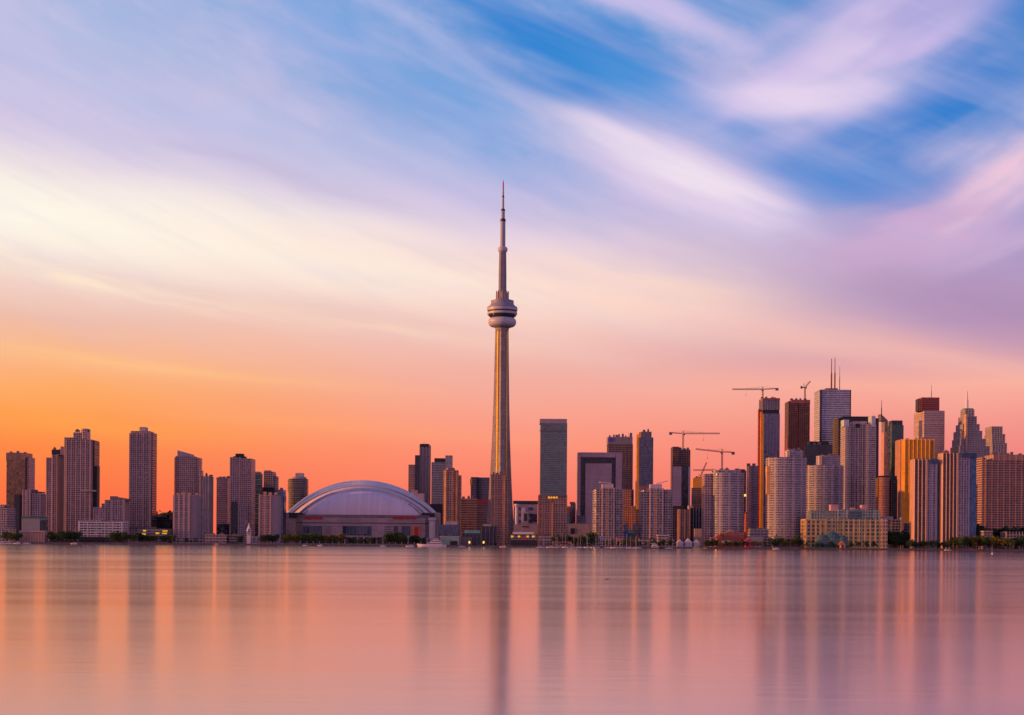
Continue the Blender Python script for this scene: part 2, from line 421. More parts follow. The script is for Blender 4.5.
class Bld:
    """one building: an Empty at its base with its parts as children"""
    def __init__(self, name, label, px, Y, cat='building', group=None):
        self.Y = Y; X = ground_px(px, Y)
        self.root = empty(name, (X, Y, GZ), label, cat, group); self.X = X
        self.fp = []; self.q = []; PENDING.append((self, self.q))
    def box(self, part, *a, **k): self.q.append((part, a, k))
    def loc(self, px, py, off=0.0):
        x, z = W(px, py, self.Y + off); return x - self.X, z - GZ
    def poly(self, x0, x1, pm, off, d, shape):
        a, _ = self.loc(x0, pm, off); b, _ = self.loc(x1, pm, off)
        # the survey gives outlines: where a side wall is in view, its far corner is what was measured
        dd = d * (0.4 if shape in ('round', 'bow') else 0.85 if shape == 'cham' else 1.0)
        if shape in ('round', 'bow'):
            a = self.loc(x0, pm, off + dd)[0]; b = self.loc(x1, pm, off + dd)[0]
        elif x1 < 512 and not any(abs(j[1][0] - x1) < 0.35 and j[1][0] > x0 + 0.3 for j in self.q):
            b = max(self.loc(x1, pm, off + dd)[0], a + (b - a) * 0.4)
        elif x0 > 512 and not any(abs(j[1][1] - x0) < 0.35 and j[1][1] < x1 - 0.3 for j in self.q):
            a = min(self.loc(x0, pm, off + dd)[0], b - (b - a) * 0.4)
        w = b - a
        if shape == 'box': return [(a, off), (b, off), (b, off + d), (a, off + d)]
        if shape == 'cham':
            c = min(w, d) * 0.22
            return [(a + c, off), (b - c, off), (b, off + c), (b, off + d - c), (b - c, off + d), (a + c, off + d), (a, off + d - c), (a, off + c)]
        if shape == 'round':
            cx = (a + b) / 2; n = 28; out = []
            for i in range(n):
                t = -math.pi / 2 + 2 * math.pi * i / n - math.pi
                e = 0.72
                cx_ = math.copysign(abs(math.cos(t)) ** e, math.cos(t)); sy_ = math.copysign(abs(math.sin(t)) ** e, math.sin(t))
                out.append((cx + w / 2 * cx_, off + d / 2 + d / 2 * sy_))
            return out
        if shape == 'bow':      # flat back, curved front
            n = 14; out = []
            for i in range(n + 1):
                t = math.pi + math.pi * i / n
                out.append(((a + b) / 2 + w / 2 * math.cos(t), off + d * 0.45 + d * 0.45 * math.sin(t)))
            out += [(b, off + d), (a, off + d)]
            return out
    def _box(self, part, x0, x1, yt, mat, yb=None, off=0.0, d=26.0, shape='box', slab=None, pier=None, cap=None, parent=None, label=None, yt2=None, crenel=None):
        """slab=(spacing, out, thickness, material[, front_only]); pier=(spacing, width, out, material)"""
        pm = (yt + (yb or 545)) / 2
        poly = self.poly(x0, x1, pm, off, d, shape)
        _, z1 = self.loc((x0 + x1) / 2, yt, off)
        z0 = 0.0 if yb is None else self.loc((x0 + x1) / 2, yb, off)[1]
        z0 = max(z0, 0.0) if yb is not None else 0.0
        m = MB(); mats = [mat, cap or M_ROOF]
        m.prism(poly, z0, z1, 0, 1)
        n = len(poly)
        def outset(o):
            r = []
            for i in range(n):
                p0, p1, p2 = poly[i - 1], poly[i], poly[(i + 1) % n]
                e1 = Vector((p1[0] - p0[0], p1[1] - p0[1])).normalized(); e2 = Vector((p2[0] - p1[0], p2[1] - p1[1])).normalized()
                n1 = Vector((e1.y, -e1.x)); n2 = Vector((e2.y, -e2.x)); b = (n1 + n2)
                b = b / max(0.3, (1 + n1.dot(n2)))
                r.append((p1[0] + b.x * o, p1[1] + b.y * o))
            return r
        if slab:
            sp, out, th, sm = slab[:4]; mats.append(sm); k = len(mats) - 1
            ring = outset(out); z = z0 + sp
            while z + th < z1 - 0.05:
                m.prism(ring, z, z + th, k, k, bottom=True); z += sp
        if pier:
            sp, pw, out, pm_ = pier[:4]; ins = pier[4] if len(pier) > 4 else 0.0; mats.append(pm_); k = len(mats) - 1
            for i in range(n):
                a = Vector(poly[i]); b = Vector(poly[(i + 1) % n]); e = b - a; L = e.length
                if L < 2.0: continue
                e.normalize(); nn = Vector((e.y, -e.x))
                if nn.y > 0.5: continue
                cnt = max(1, round((L - pw) / sp))
                for j in range(cnt + 1):
                    s = (L - pw) * j / cnt
                    p = a + e * s - nn * 0.3; q = p + e * pw
                    r = q + nn * (out + 0.3) - e * (pw * ins); t = p + nn * (out + 0.3) + e * (pw * ins)
                    m.prism([tuple(p), tuple(t), tuple(r), tuple(q)], z0, z1 + 0.25, k, k)
        o = m.build(part, mats, parent or self.root)
        if label: o['label'] = label
        self.fp.append((self.X + min(p[0] for p in poly), self.X + max(p[0] for p in poly), self.Y + min(p[1] for p in poly), self.Y + max(p[1] for p in poly), z0))
        return o
    def plate(self, part, x0, x1, yt, yb, mat, off=-0.15, d=0.35, parent=None, label=None):
        """thin panel (sign, window block, cladding) standing proud of a front wall"""
        pm = (yt + yb) / 2
        a, z1 = self.loc(x0, yt, off); b, _ = self.loc(x1, pm, off); _, z0 = self.loc((x0 + x1) / 2, yb, off)
        a = self.loc(x0, pm, off)[0]
        m = MB(); m.box(a, b, off, off + d, z0, z1)
        o = m.build(part, mat, parent or self.root)
        if label: o['label'] = label
        return o
    def units(self, x0, x1, ytop, n, off=6.0, mat=None, hmax=3.6):
        """plant boxes on a roof"""
        rnd = random.Random(int(x0 * 31 + ytop * 7))
        for i in range(n):
            px = x0 + (x1 - x0) * (i + 0.2 + 0.5 * rnd.random()) / n
            x, z = self.loc(px, ytop, off); w = rnd.uniform(2.2, 5.5); h = rnd.uniform(1.4, hmax)
            m = MB(); m.box(x - w / 2, x + w / 2, off, off + rnd.uniform(3, 7), z - 0.4, z + h)
            if rnd.random() < 0.5: m.box(x - w / 5, x + w / 5, off + 0.6, off + 2.2, z + h, z + h + rnd.uniform(0.6, 1.4))
            m.build('rooftop_unit', mat or M_CONC_D, self.root)
    def mast(self, px, ytop, ybot, r=0.5, off=8.0, mat=None, part='mast'):
        x, z0 = self.loc(px, ybot, off); x1, z1 = self.loc(px, ytop, off)
        m = MB(); m.lathe([(r, z0 - 0.5), (r * 0.9, z0 + (z1 - z0) * 0.5), (r * 0.55, z0 + (z1 - z0) * 0.55), (r * 0.4, z1)], 8, 0, x, off)
        return m.build(part, mat or M_STEEL, self.root)
# ------------------------------------------------------------------ ground and water
def sheet(name, x0, x1, y0, y1, z, mat):
    m = MB(); m.face([(x0, y0, z), (x1, y0, z), (x1, y1, z), (x0, y1, z)], 0, [(x0, y0), (x1, y0), (x1, y1), (x0, y1)])
    return tag(m.build(name, mat), kind='structure')
def water_mat():
    m, g = newmat('lake_water')
    tc = g.new('ShaderNodeTexCoord'); x, y, z = g.sep(E(g, tc.outputs['Object']))
    # long-exposure water: calm and wind-ruffled lanes, drawn out along the view's width
    lanes = g.noise(g.xyz(x * 0.0016, y * 0.011, 0.0), 1.0, 5.0, 0.6)
    lanes2 = g.noise(g.xyz(x * 0.012, y * 0.09, 4.0), 1.0, 5.0, 0.62)
    r = g.math('MULTIPLY_ADD', g.step(lanes * 0.6 + lanes2 * 0.4, 0.3, 0.7), 0.05, 0.112)
    r = r - g.step(y, 300.0, 1500.0) * 0.03
    wave = g.noise(g.xyz(x * 0.06, y * 0.42, 9.0), 1.0, 5.0, 0.6)
    bp = g.new('ShaderNodeBump'); bp.inputs['Strength'].default_value = 0.035; bp.inputs['Distance'].default_value = 0.4; g.put(bp.inputs['Height'], wave)
    gl = g.new('ShaderNodeBsdfGlossy'); g.nt.links.new(bp.outputs[0], gl.inputs['Normal']); gl.distribution = 'MULTI_GGX'; g.put(gl.inputs['Roughness'], r); gl.inputs['Color'].default_value = (1, 0.86, 0.77, 1)
    g3 = g.new('ShaderNodeBsdfGlossy'); g3.distribution = 'BECKMANN'; g.put(g3.inputs['Roughness'], r + 0.085); g3.inputs['Color'].default_value = (1, 0.85, 0.73, 1)
    m3 = g.new('ShaderNodeMixShader'); m3.inputs[0].default_value = 0.15; g.nt.links.new(gl.outputs[0], m3.inputs[1]); g.nt.links.new(g3.outputs[0], m3.inputs[2]); gl = m3
    g2 = g.new('ShaderNodeBsdfGlossy'); g2.distribution = 'MULTI_GGX'; g.put(g2.inputs['Roughness'], r + 0.12); g2.inputs['Color'].default_value = (1, 0.82, 0.95, 1)
    gm = g.new('ShaderNodeMixShader'); g.put(gm.inputs[0], g.step(y, 170.0, 45.0) * 0.25); g.nt.links.new(gl.outputs[0], gm.inputs[1]); g.nt.links.new(g2.outputs[0], gm.inputs[2]); gl = gm  # mauve tint painted into the reflection near the viewer
    df = g.new('ShaderNodeBsdfDiffuse'); df.inputs['Color'].default_value = (0.13, 0.05, 0.18, 1)
    geo = g.new('ShaderNodeNewGeometry'); n = E(g, geo.outputs['Normal']); i = E(g, geo.outputs['Incoming'])
    dt = g.new('ShaderNodeVectorMath'); dt.operation = 'DOT_PRODUCT'; g.put(dt.inputs[0], n); g.put(dt.inputs[1], i)
    c = 1.0 - g.math('ABSOLUTE', E(g, dt.outputs['Value']))
    f = g.math('POWER', c, 5.0) * 0.62 + 0.38
    mx = g.new('ShaderNodeMixShader'); g.put(mx.inputs[0], f); g.nt.links.new(df.outputs[0], mx.inputs[1]); g.nt.links.new(gl.outputs[0], mx.inputs[2])
    o = g.new('ShaderNodeOutputMaterial'); g.nt.links.new(mx.outputs[0], o.inputs[0])
    return m
SHORE = 1750.0
sheet('water', -30000, 30000, -600, SHORE - 0.2, 0.0, water_mat())
land = MB(); land.box(-40000, 40000, SHORE, 90000, -3, GZ, 0)
M_QUAY = plain('quay_concrete', (0.10, 0.085, 0.085), 0.85, 0.3)
M_LAND = plain('city_ground', (0.09, 0.085, 0.08), 0.9, 0.25)
tag(land.build('land', M_LAND), kind='structure')
qz = MB(); qz.box(-1400, 1400, SHORE - 1.0, SHORE - 0.003, -2, GZ + 0.35); tag(qz.build('seawall', M_QUAY), kind='structure')
tag(sheet('promenade', -1400, 1400, SHORE + 0.2, SHORE + 16, GZ + 0.006, plain('paving', (0.2, 0.17, 0.16), 0.85)), kind='structure')
tag(sheet('quayside_road', -1400, 1400, SHORE + 62, SHORE + 72, GZ + 0.006, plain('asphalt', (0.05, 0.05, 0.055), 0.85)), kind='structure')

# ------------------------------------------------------------------ facade kinds
PINKW = (0.50, 0.33, 0.31); MAUVEW = (0.46, 0.33, 0.33)
F_CONDO = facade('condo_facade', MAUVEW, (0.03, 0.03, 0.045), 2.9, 3.2, 0.30, 0.28)
F_PINK = facade('pink_precast_facade', PINKW, (0.035, 0.03, 0.04), 2.9, 3.0, 0.34, 0.34)
F_WHITE = facade('white_balcony_facade', (0.52, 0.45, 0.44), (0.05, 0.05, 0.06), 2.9, 3.6, 0.30, 0.18)
F_BRONZE = facade('bronze_glass_facade', (0.16, 0.09, 0.06), (0.22, 0.12, 0.06), 3.4, 1.8, 0.14, 0.12, 0.10, 0.6, gmetal=0.6)
F_TEAL = facade('teal_glass_facade', (0.10, 0.15, 0.16), (0.035, 0.09, 0.10), 3.6, 2.4, 0.22, 0.10, 0.08, 0.5)
F_DGLASS_SHADE = facade('dark_glass_and_shade_facade', (0.035, 0.034, 0.045), (0.018, 0.022, 0.032), 3.6, 1.8, 0.18, 0.14, 0.08, 0.6)  # dark glass, also used to paint shaded flanks
F_BGLASS = facade('blue_glass_facade', (0.11, 0.11, 0.15), (0.085, 0.10, 0.15), 3.6, 1.6, 0.18, 0.10, 0.08, 0.5, gmetal=0.5)
F_GGLASS = facade('green_grey_glass_facade', (0.14, 0.17, 0.18), (0.10, 0.145, 0.155), 3.3, 5.0, 0.22, 0.08, 0.10, 0.22, blind=0.12, gmetal=0.3, tilt=0.012)
F_MAUVE = facade('mauve_glass_facade', (0.24, 0.18, 0.21), (0.09, 0.08, 0.11), 3.8, 1.5, 0.22, 0.22, 0.12, 0.4)
F_BROWN = facade('brown_brick_facade', (0.40, 0.24, 0.17), (0.05, 0.035, 0.035), 2.9, 3.3, 0.40, 0.42)
F_BSTONE = facade('brown_stone_facade', (0.25, 0.16, 0.13), (0.04, 0.03, 0.035), 3.6, 2.0, 0.30, 0.34)
F_BAND = facade('banded_brick_facade', (0.30, 0.16, 0.11), (0.07, 0.04, 0.035), 3.2, 9.0, 0.5, 0.05)
F_CURVE = facade('silver_banded_facade', (0.35, 0.30, 0.34), (0.06, 0.08, 0.125), 2.9, 2.2, 0.34, 0.16, 0.10, 0.6, blind=0.22, pier=5, pw=1.4)
F_LOW = facade('low_block_facade', (0.30, 0.23, 0.22), (0.05, 0.045, 0.06), 3.4, 4.0, 0.42, 0.26)
F_WLOW = facade('white_low_facade', (0.52, 0.45, 0.46), (0.07, 0.06, 0.08), 3.0, 4.4, 0.40, 0.2)
F_YELLOW = facade('yellow_terminal_facade', (0.56, 0.40, 0.14), (0.06, 0.095, 0.07), 4.6, 5.2, 0.32, 0.26)
F_GREENG = facade('green_glazed_facade', (0.38, 0.44, 0.32), (0.07, 0.14, 0.11), 3.4, 3.2, 0.24, 0.26)
F_BANK = facade('pale_banded_office_facade', (0.40, 0.41, 0.50), (0.11, 0.13, 0.20), 3.9, 1.6, 0.46, 0.06, gmetal=0.35)
F_GOLD_SUN = facade('gold_glass_sunlight_facade', (0.78, 0.34, 0.05), (0.92, 0.42, 0.03), 3.8, 1.6, 0.16, 0.12, 0.25, 0.14, gmetal=0.1, blind=0.0)  # gold glass; also paints the low sun's glare on lit edges
F_REDG = facade('red_granite_facade', (0.24, 0.055, 0.05), (0.05, 0.02, 0.025), 3.9, 1.8, 0.55, 0.45)
F_ROSE = facade('rose_granite_facade', (0.36, 0.21, 0.19), (0.10, 0.075, 0.085), 3.9, 1.8, 0.40, 0.40)
F_STEP = facade('grey_stone_facade', (0.38, 0.31, 0.30), (0.055, 0.045, 0.06), 3.8, 2.2, 0.34, 0.46)
F_HOTEL = facade('hotel_brick_facade', (0.30, 0.155, 0.12), (0.045, 0.03, 0.04), 3.0, 3.8, 0.44, 0.30)
F_RAW = facade('raw_concrete_frame', (0.22, 0.10, 0.08), (0.025, 0.02, 0.025), 3.4, 3.6, 0.26, 0.20, 0.6, 0.6)
F_LIT = facade('parkade_facade', (0.22, 0.17, 0.15), (0.06, 0.05, 0.05), 3.0, 5.0, 0.45, 0.1, lit=0.0)

T = 'apartment_tower'
# ================================================================== WEST (px 0-285)
b = Bld('office_tower', 'bronze glass tower with darker side wing at the far left of the skyline', 16, 2250, 'tower')
b.box('glass_body', 6.3, 25, 453.2, F_BRONZE, d=34); b.box('side_wing', 25.1, 33.3, 457.2, F_CONDO, off=6, d=30, cap=M_ROOF)
b.box('crown_band', 6.1, 25.1, 452.6, facade('crown_glass', (0.2, 0.11, 0.08), (0.26, 0.15, 0.09), 6, 2.2, 0.12, 0.14), yb=460.5, off=-0.5, d=35)
b.box('dark_annex', 14, 22, 494.5, F_DGLASS_SHADE, yb=None, off=-14, d=13)
b.units(9, 30, 453, 3, 10)

b = Bld('apartment_block', 'low stepped grey apartment block cut by the left edge of the photo', 4, 1880)
b.box('main_block', -14, 15, 508, F_PINK, d=30, slab=(2.9, 0.7, 0.5, M_SLAB)); b.box('roof_storey', -12, 9, 504.6, F_PINK, yb=508, off=5, d=18)
b.units(-6, 12, 508, 2, 8)

b = Bld('apartment_block', 'mid-rise pale gridded block behind the green-trimmed theatre', 34, 2050)
b.box('west_wing', 22.5, 30, 489.6, F_PINK, d=24, pier=(4.5, 0.9, 0.5, M_SLAB_P)); b.box('east_wing', 30.1, 45.5, 493.5, F_CONDO, off=3, d=24, pier=(5.2, 0.9, 0.6, M_SLAB_P))
b.box('roof_storey', 31.5, 38, 489.6, M_CONC_D, yb=493.5, off=7, d=12); b.units(36, 44, 493, 2, 9)

b = Bld('theatre', 'grey blank-walled waterfront hall with green roof trim and pink colonnade', 34, 1800)
b.box('hall', 21.5, 48, 518, M_GREY, d=32); b.box('green_trim', 21.2, 48.3, 516.6, M_GREEN, yb=518.2, off=-0.6, d=33)
b.box('dark_side', 41.3, 48.2, 520.0, F_DGLASS_SHADE, off=-0.8, d=6)
b.box('colonnade', 19.5, 47.5, 531.4, plain('pink_stone', (0.40, 0.25, 0.2)), off=-13, d=12, pier=(3.2, 0.9, 0.7, M_SLAB_P))
b.box('canopy', 19.2, 47.8, 530.6, M_SLAB_P, yb=532, off=-14.2, d=13.4)

b = Bld(T, 'shorter stepped mauve tower joined left of the tallest left-hand tower', 55, 2170, 'tower')
b.box('west_shoulder', 46.3, 52, 457.5, F_CONDO, off=2, d=26, pier=(6, 1.0, 0.7, M_SLAB_P)); b.box('tower_body', 52.1, 63.6, 454.5, F_CONDO, d=32, slab=(2.9, 0.8, 0.35, M_SLAB_P), pier=(5.5, 0.9, 0.9, M_SLAB_P))
b.box('penthouse', 51.6, 60.4, 449.6, M_DARK, yb=454.6, off=6, d=18); b.box('upper_shoulder', 60.5, 64.6, 446.4, F_PINK, yb=455, off=5, d=22)
b.units(53, 63, 450, 2, 9)

b = Bld(T, 'tall stepped mauve tower with dark right side, tallest left of the dome', 82, 2120, 'tower')
b.box('tower_body', 66.0, 90.5, 439.5, F_CONDO, d=34, slab=(2.9, 0.9, 0.35, M_SLAB_P), pier=(7.0, 1.1, 1.0, M_SLAB_P))
b.box('west_shoulder', 64.3, 73.2, 437.4, F_PINK, off=4, d=28, pier=(5, 0.9, 0.6, M_SLAB_P))
b.box('east_flank', 90.6, 99.2, 440.6, F_DGLASS_SHADE, off=8, d=26, slab=(2.9, 0.5, 0.3, M_CONC_D)); b.box('lower_flank', 93, 99.6, 466, M_DARK, off=10, d=14)  # both flanks painted dark for the shaded right side
b.box('penthouse', 73.3, 81.0, 432.4, F_CONDO, yb=439.6, off=6, d=18); b.box('upper_penthouse', 81.1, 90.2, 428.6, F_PINK, yb=439.6, off=5, d=20, shape='cham')
b.box('sky_bridge', 80, 96.5, 490, M_CONC, yb=491.4, off=-3.2, d=3)
b.units(74, 90, 431.5, 3, 10)

b = Bld('apartment_block', 'mid-rise block with slanted roof behind the white waterfront apartments', 112, 2060)
b.box('west_wing', 93.3, 105, 507.2, F_PINK, d=22, pier=(6, 1.0, 0.5, M_SLAB_P)); b.box('main_block', 105.1, 129, 500, F_CONDO, off=2, d=26, pier=(7.5, 1.6, 0.7, M_SLAB_P))
b.box('upper_storey', 101.5, 108, 503.5, F_CONDO, yb=507.3, off=6, d=14)
def wedge(bl, part, x0, x1, yb, ya, yc, mat, off, d):
    a, z0 = bl.loc(x0, yb, off); c, _ = bl.loc(x1, yb, off); za = bl.loc(x0, ya, off)[1]; zc = bl.loc(x1, yc, off)[1]
    m = MB(); A = [(a, off, z0), (c, off, z0), (c, off, zc), (a, off, za)]; B = [(p[0], off + d, p[2]) for p in A]
    m.face(A); m.face(B[::-1])
    for i in range(4):
        j = (i + 1) % 4; m.face([A[j], A[i], B[i], B[j]])
    return m.build(part, mat, bl.root, weld=True)
wedge(b, 'slanted_roof', 110, 128.2, 500.2, 496.0, 498.8, M_CONC_D, 5, 18)
b.box('roof_storey', 112, 118, 496.2, M_CONC_D, yb=497.5, off=8, d=10)

b = Bld('apartment_block', 'long white low-rise apartments with stacked balconies left of the tall slender tower', 103, 1850)
b.box('main_block', 79.5, 127, 521.5, F_WLOW, d=24, slab=(3.0, 1.5, 1.1, M_WHITE), pier=(11, 0.6, 1.6, M_WHITE))
b.box('upper_storey', 81.5, 104, 520, F_WLOW, yb=521.6, off=3, d=16); b.box('ground_storey', 79, 128, 537, F_DGLASS_SHADE, off=-2.2, d=2)
b.units(84, 124, 521.4, 5, 8, hmax=2.6)

b = Bld(T, 'slender tall mauve tower standing alone with a small penthouse on top', 143, 2140, 'tower')
b.box('tower_body', 129.6, 150.2, 433.2, F_CONDO, d=34, slab=(2.9, 0.8, 0.35, M_SLAB_P), pier=(8.2, 1.3, 1.0, M_SLAB_P))
b.box('east_flank', 150.3, 155.0, 432.6, F_DGLASS_SHADE, off=7, d=26, slab=(2.9, 0.5, 0.3, M_CONC_D))  # dark facade paints the shade on the right side
b.box('roof_storey', 130.8, 154, 431.0, F_PINK, yb=433.4, off=3, d=26); b.box('penthouse', 139.5, 148, 427.0, plain('mauve_grey_plaster', (0.45, 0.35, 0.36)), yb=431.2, off=6, d=16)  # penthouse plaster is one even mauve-grey
b.box('podium', 128.5, 157, 527, F_LOW, off=-9, d=8.5)

b = Bld('parking_garage', 'low parking garage with glowing yellow lamps behind waterfront trees', 158, 1835)
b.box('deck', 139, 172, 528.5, F_LIT, d=26, slab=(3.0, 0.6, 0.9, M_CONC))
for (x0, x1, y0, y1) in ((143, 146, 530.0, 531.4), (142, 145.5, 533.2, 534.8), (155.6, 159.2, 532.4, 534), (162.5, 167.5, 530.4, 531.6), (162, 166.8, 532.8, 534)):
    b.plate('lit_bay', x0, x1, y0, y1, emissive('sodium_light', (1.0, 0.52, 0.02), 0.7), -0.75, 0.6)

b = Bld('apartment_block', 'dark low block with planted roof right of the slender tall tower', 164, 2200)
b.box('main_block', 155.5, 174, 517, F_DGLASS_SHADE, d=28); b.box('roof_storey', 157, 162, 514.5, M_CONC, yb=517.2, off=6, d=10)
b.units(158, 172, 517, 3, 8)

b = Bld(T, 'rounded pink tower with slanted crown behind a plain lower slab', 186, 2150, 'tower')
b.box('tower_body', 174.2, 198.6, 457.0, F_PINK, d=36, shape='bow', slab=(2.9, 0.8, 0.4, M_SLAB_P)); b.box('roof_storey', 175.5, 197, 456, M_CONC, yb=457.2, off=5, d=24)
wedge(b, 'slanted_crown', 177.4, 191.8, 456.4, 450.2, 454.2, plain('crown_metal', (0.4, 0.33, 0.34)), 8, 16)

b = Bld('apartment_slab', 'plain taupe slab on the waterfront, its top half the height of the rounded tower behind', 187, 1850)
b.box('west_face', 173.3, 189.6, 495.0, facade('taupe_facade', (0.33, 0.235, 0.23), (0.13, 0.09, 0.10), 2.9, 5.4, 0.55, 0.45), d=26, pier=(7.2, 1.6, 0.5, M_SLAB_P))
b.box('east_face', 189.7, 200.6, 496.0, plain('taupe_panel', (0.29, 0.215, 0.23), 0.8, 0.06), off=1.5, d=24); b.box('podium', 172.5, 204, 538, F_LOW, off=-7, d=6.5)
b.units(176, 198, 495, 4, 8, plain('orange_roof_tone', (0.5, 0.3, 0.2)))

b = Bld(T, 'grey tower with vertical dark strips right of the taupe slab', 206, 2080, 'tower')
b.box('tower_body', 199.8, 212.8, 476.2, facade('strip_facade', (0.28, 0.22, 0.24), (0.05, 0.05, 0.065), 2.9, 4.6, 0.12, 0.45), d=28, pier=(4.4, 1.0, 0.7, M_CONC))
b.box('penthouse', 199.4, 203.4, 470.4, F_PINK, yb=476.4, off=5, d=14); b.units(205, 212, 476, 2, 9)

b = Bld(T, 'flat-topped salmon pink tower left of the dark-capped tower', 223, 2200, 'tower')
b.box('tower_body', 216.4, 231, 478.4, facade('salmon_facade', (0.64, 0.35, 0.29), (0.16, 0.085, 0.085), 3.0, 3.0, 0.42, 0.24), d=28, yb=None)
b.box('cornice', 216.1, 231.3, 477.6, M_SLAB_P, yb=478.9, off=-0.5, d=29); b.box('podium', 217, 233, 524, F_DGLASS_SHADE, off=-10, d=9); b.units(218, 230, 478, 3, 8)

b = Bld(T, 'tall narrow tower with a dark domed cap near the dome', 241, 2160, 'tower')
b.box('tower_body', 230.4, 251.0, 458.4, F_PINK, d=34, slab=(2.9, 0.7, 0.35, M_SLAB_P)); b.box('west_strip', 230.0, 240.4, 457.2, F_PINK, off=-1.2, d=6, pier=(5.5, 1.1, 0.6, M_SLAB_P))
b.box('lower_wing', 251.1, 252.4, 466, F_CONDO, off=6, d=22)
b.box('cap_drum', 233.2, 246.2, 456.2, M_DARK, yb=458.8, off=4, d=22, shape='round'); b.box('domed_cap', 235.4, 244, 453.6, M_DARK, yb=456.3, off=7, d=15, shape='round')
b.box('dark_bay', 231.5, 237, 501.5, F_DGLASS_SHADE, off=-4, d=2.6)
b.box('mid_bay', 238, 248, 506, F_CONDO, off=-5, d=3.6)

b = Bld(T, 'teal glass tower between the dark-capped tower and the brick slab', 257, 2260, 'tower')
b.box('glass_body', 252.2, 262.4, 473.2, F_TEAL, d=28, slab=(7.2, 0.4, 0.8, M_CONC)); b.box('roof_screen', 253, 261.6, 471.6, M_STEEL, yb=473.4, off=3, d=18)

b = Bld(T, 'stepped mauve tower rising behind the pink waterfront slab', 270, 2300, 'tower')
b.box('tower_body', 263.4, 273.2, 471.6, F_CONDO, d=26, slab=(2.9, 0.7, 0.4, M_SLAB_P)); b.box('east_wing', 273.3, 278.4, 476.2, F_CONDO, off=4, d=22)
b.box('crown', 264.2, 271.6, 470.4, M_CONC_D, yb=471.8, off=5, d=14); b.box('lower_block', 262.4, 276.8, 487.2, F_DGLASS_SHADE, off=-22, d=20)

b = Bld('apartment_slab', 'pink brick slab with grey right face on the waterfront left of the dome', 270, 1850)
b.box('west_face', 259.0, 270.8, 494.8, facade('pink_slab_facade', (0.44, 0.26, 0.21), (0.13, 0.075, 0.075), 2.9, 4.2, 0.5, 0.36), d=26, pier=(5.6, 1.0, 0.5, M_SLAB_P))
b.box('east_face', 270.9, 280.8, 495.6, plain('grey_pink_panel', (0.31, 0.235, 0.245), 0.8, 0.08), off=1.2, d=24)
b.units(262, 279, 494.6, 3, 8, plain('orange_roof_tone', (0.5, 0.3, 0.2)))  # orange of the lit roof top painted into the plant boxes
b = Bld('apartment_tower', 'dark blue glass tower peeking out right of the pink brick slab', 282, 2140, 'tower')
b.box('glass_body', 276.6, 283.2, 489.6, F_BGLASS, d=24); b.box('side_wing', 283.3, 285.6, 496, F_DGLASS_SHADE, off=3, d=18); b.units(277, 283, 489.6, 1, 6)

b = Bld(T, 'rounded dark glass tower with a lit upper left side beside the dome', 298, 2420, 'tower')
b.box('glass_body', 288.2, 307.6, 478.6, facade('dark_condo_glass', (0.20, 0.16, 0.17), (0.05, 0.055, 0.06), 3.0, 2.6, 0.26, 0.14), d=34, shape='round', slab=(6.0, 0.6, 0.6, M_CONC))
b.box('roof_drum', 292, 306, 476.8, M_CONC, yb=478.8, off=5, d=22, shape='round'); b.box('penthouse', 295.4, 304.2, 473.0, plain('pale_plaster', (0.4, 0.36, 0.4)), yb=477, off=8, d=14)
b.box('lit_strip', 287.8, 291.6, 480.0, F_GOLD_SUN, yb=492, off=8, d=9)  # gold strip paints low sunlight on the rounded left side

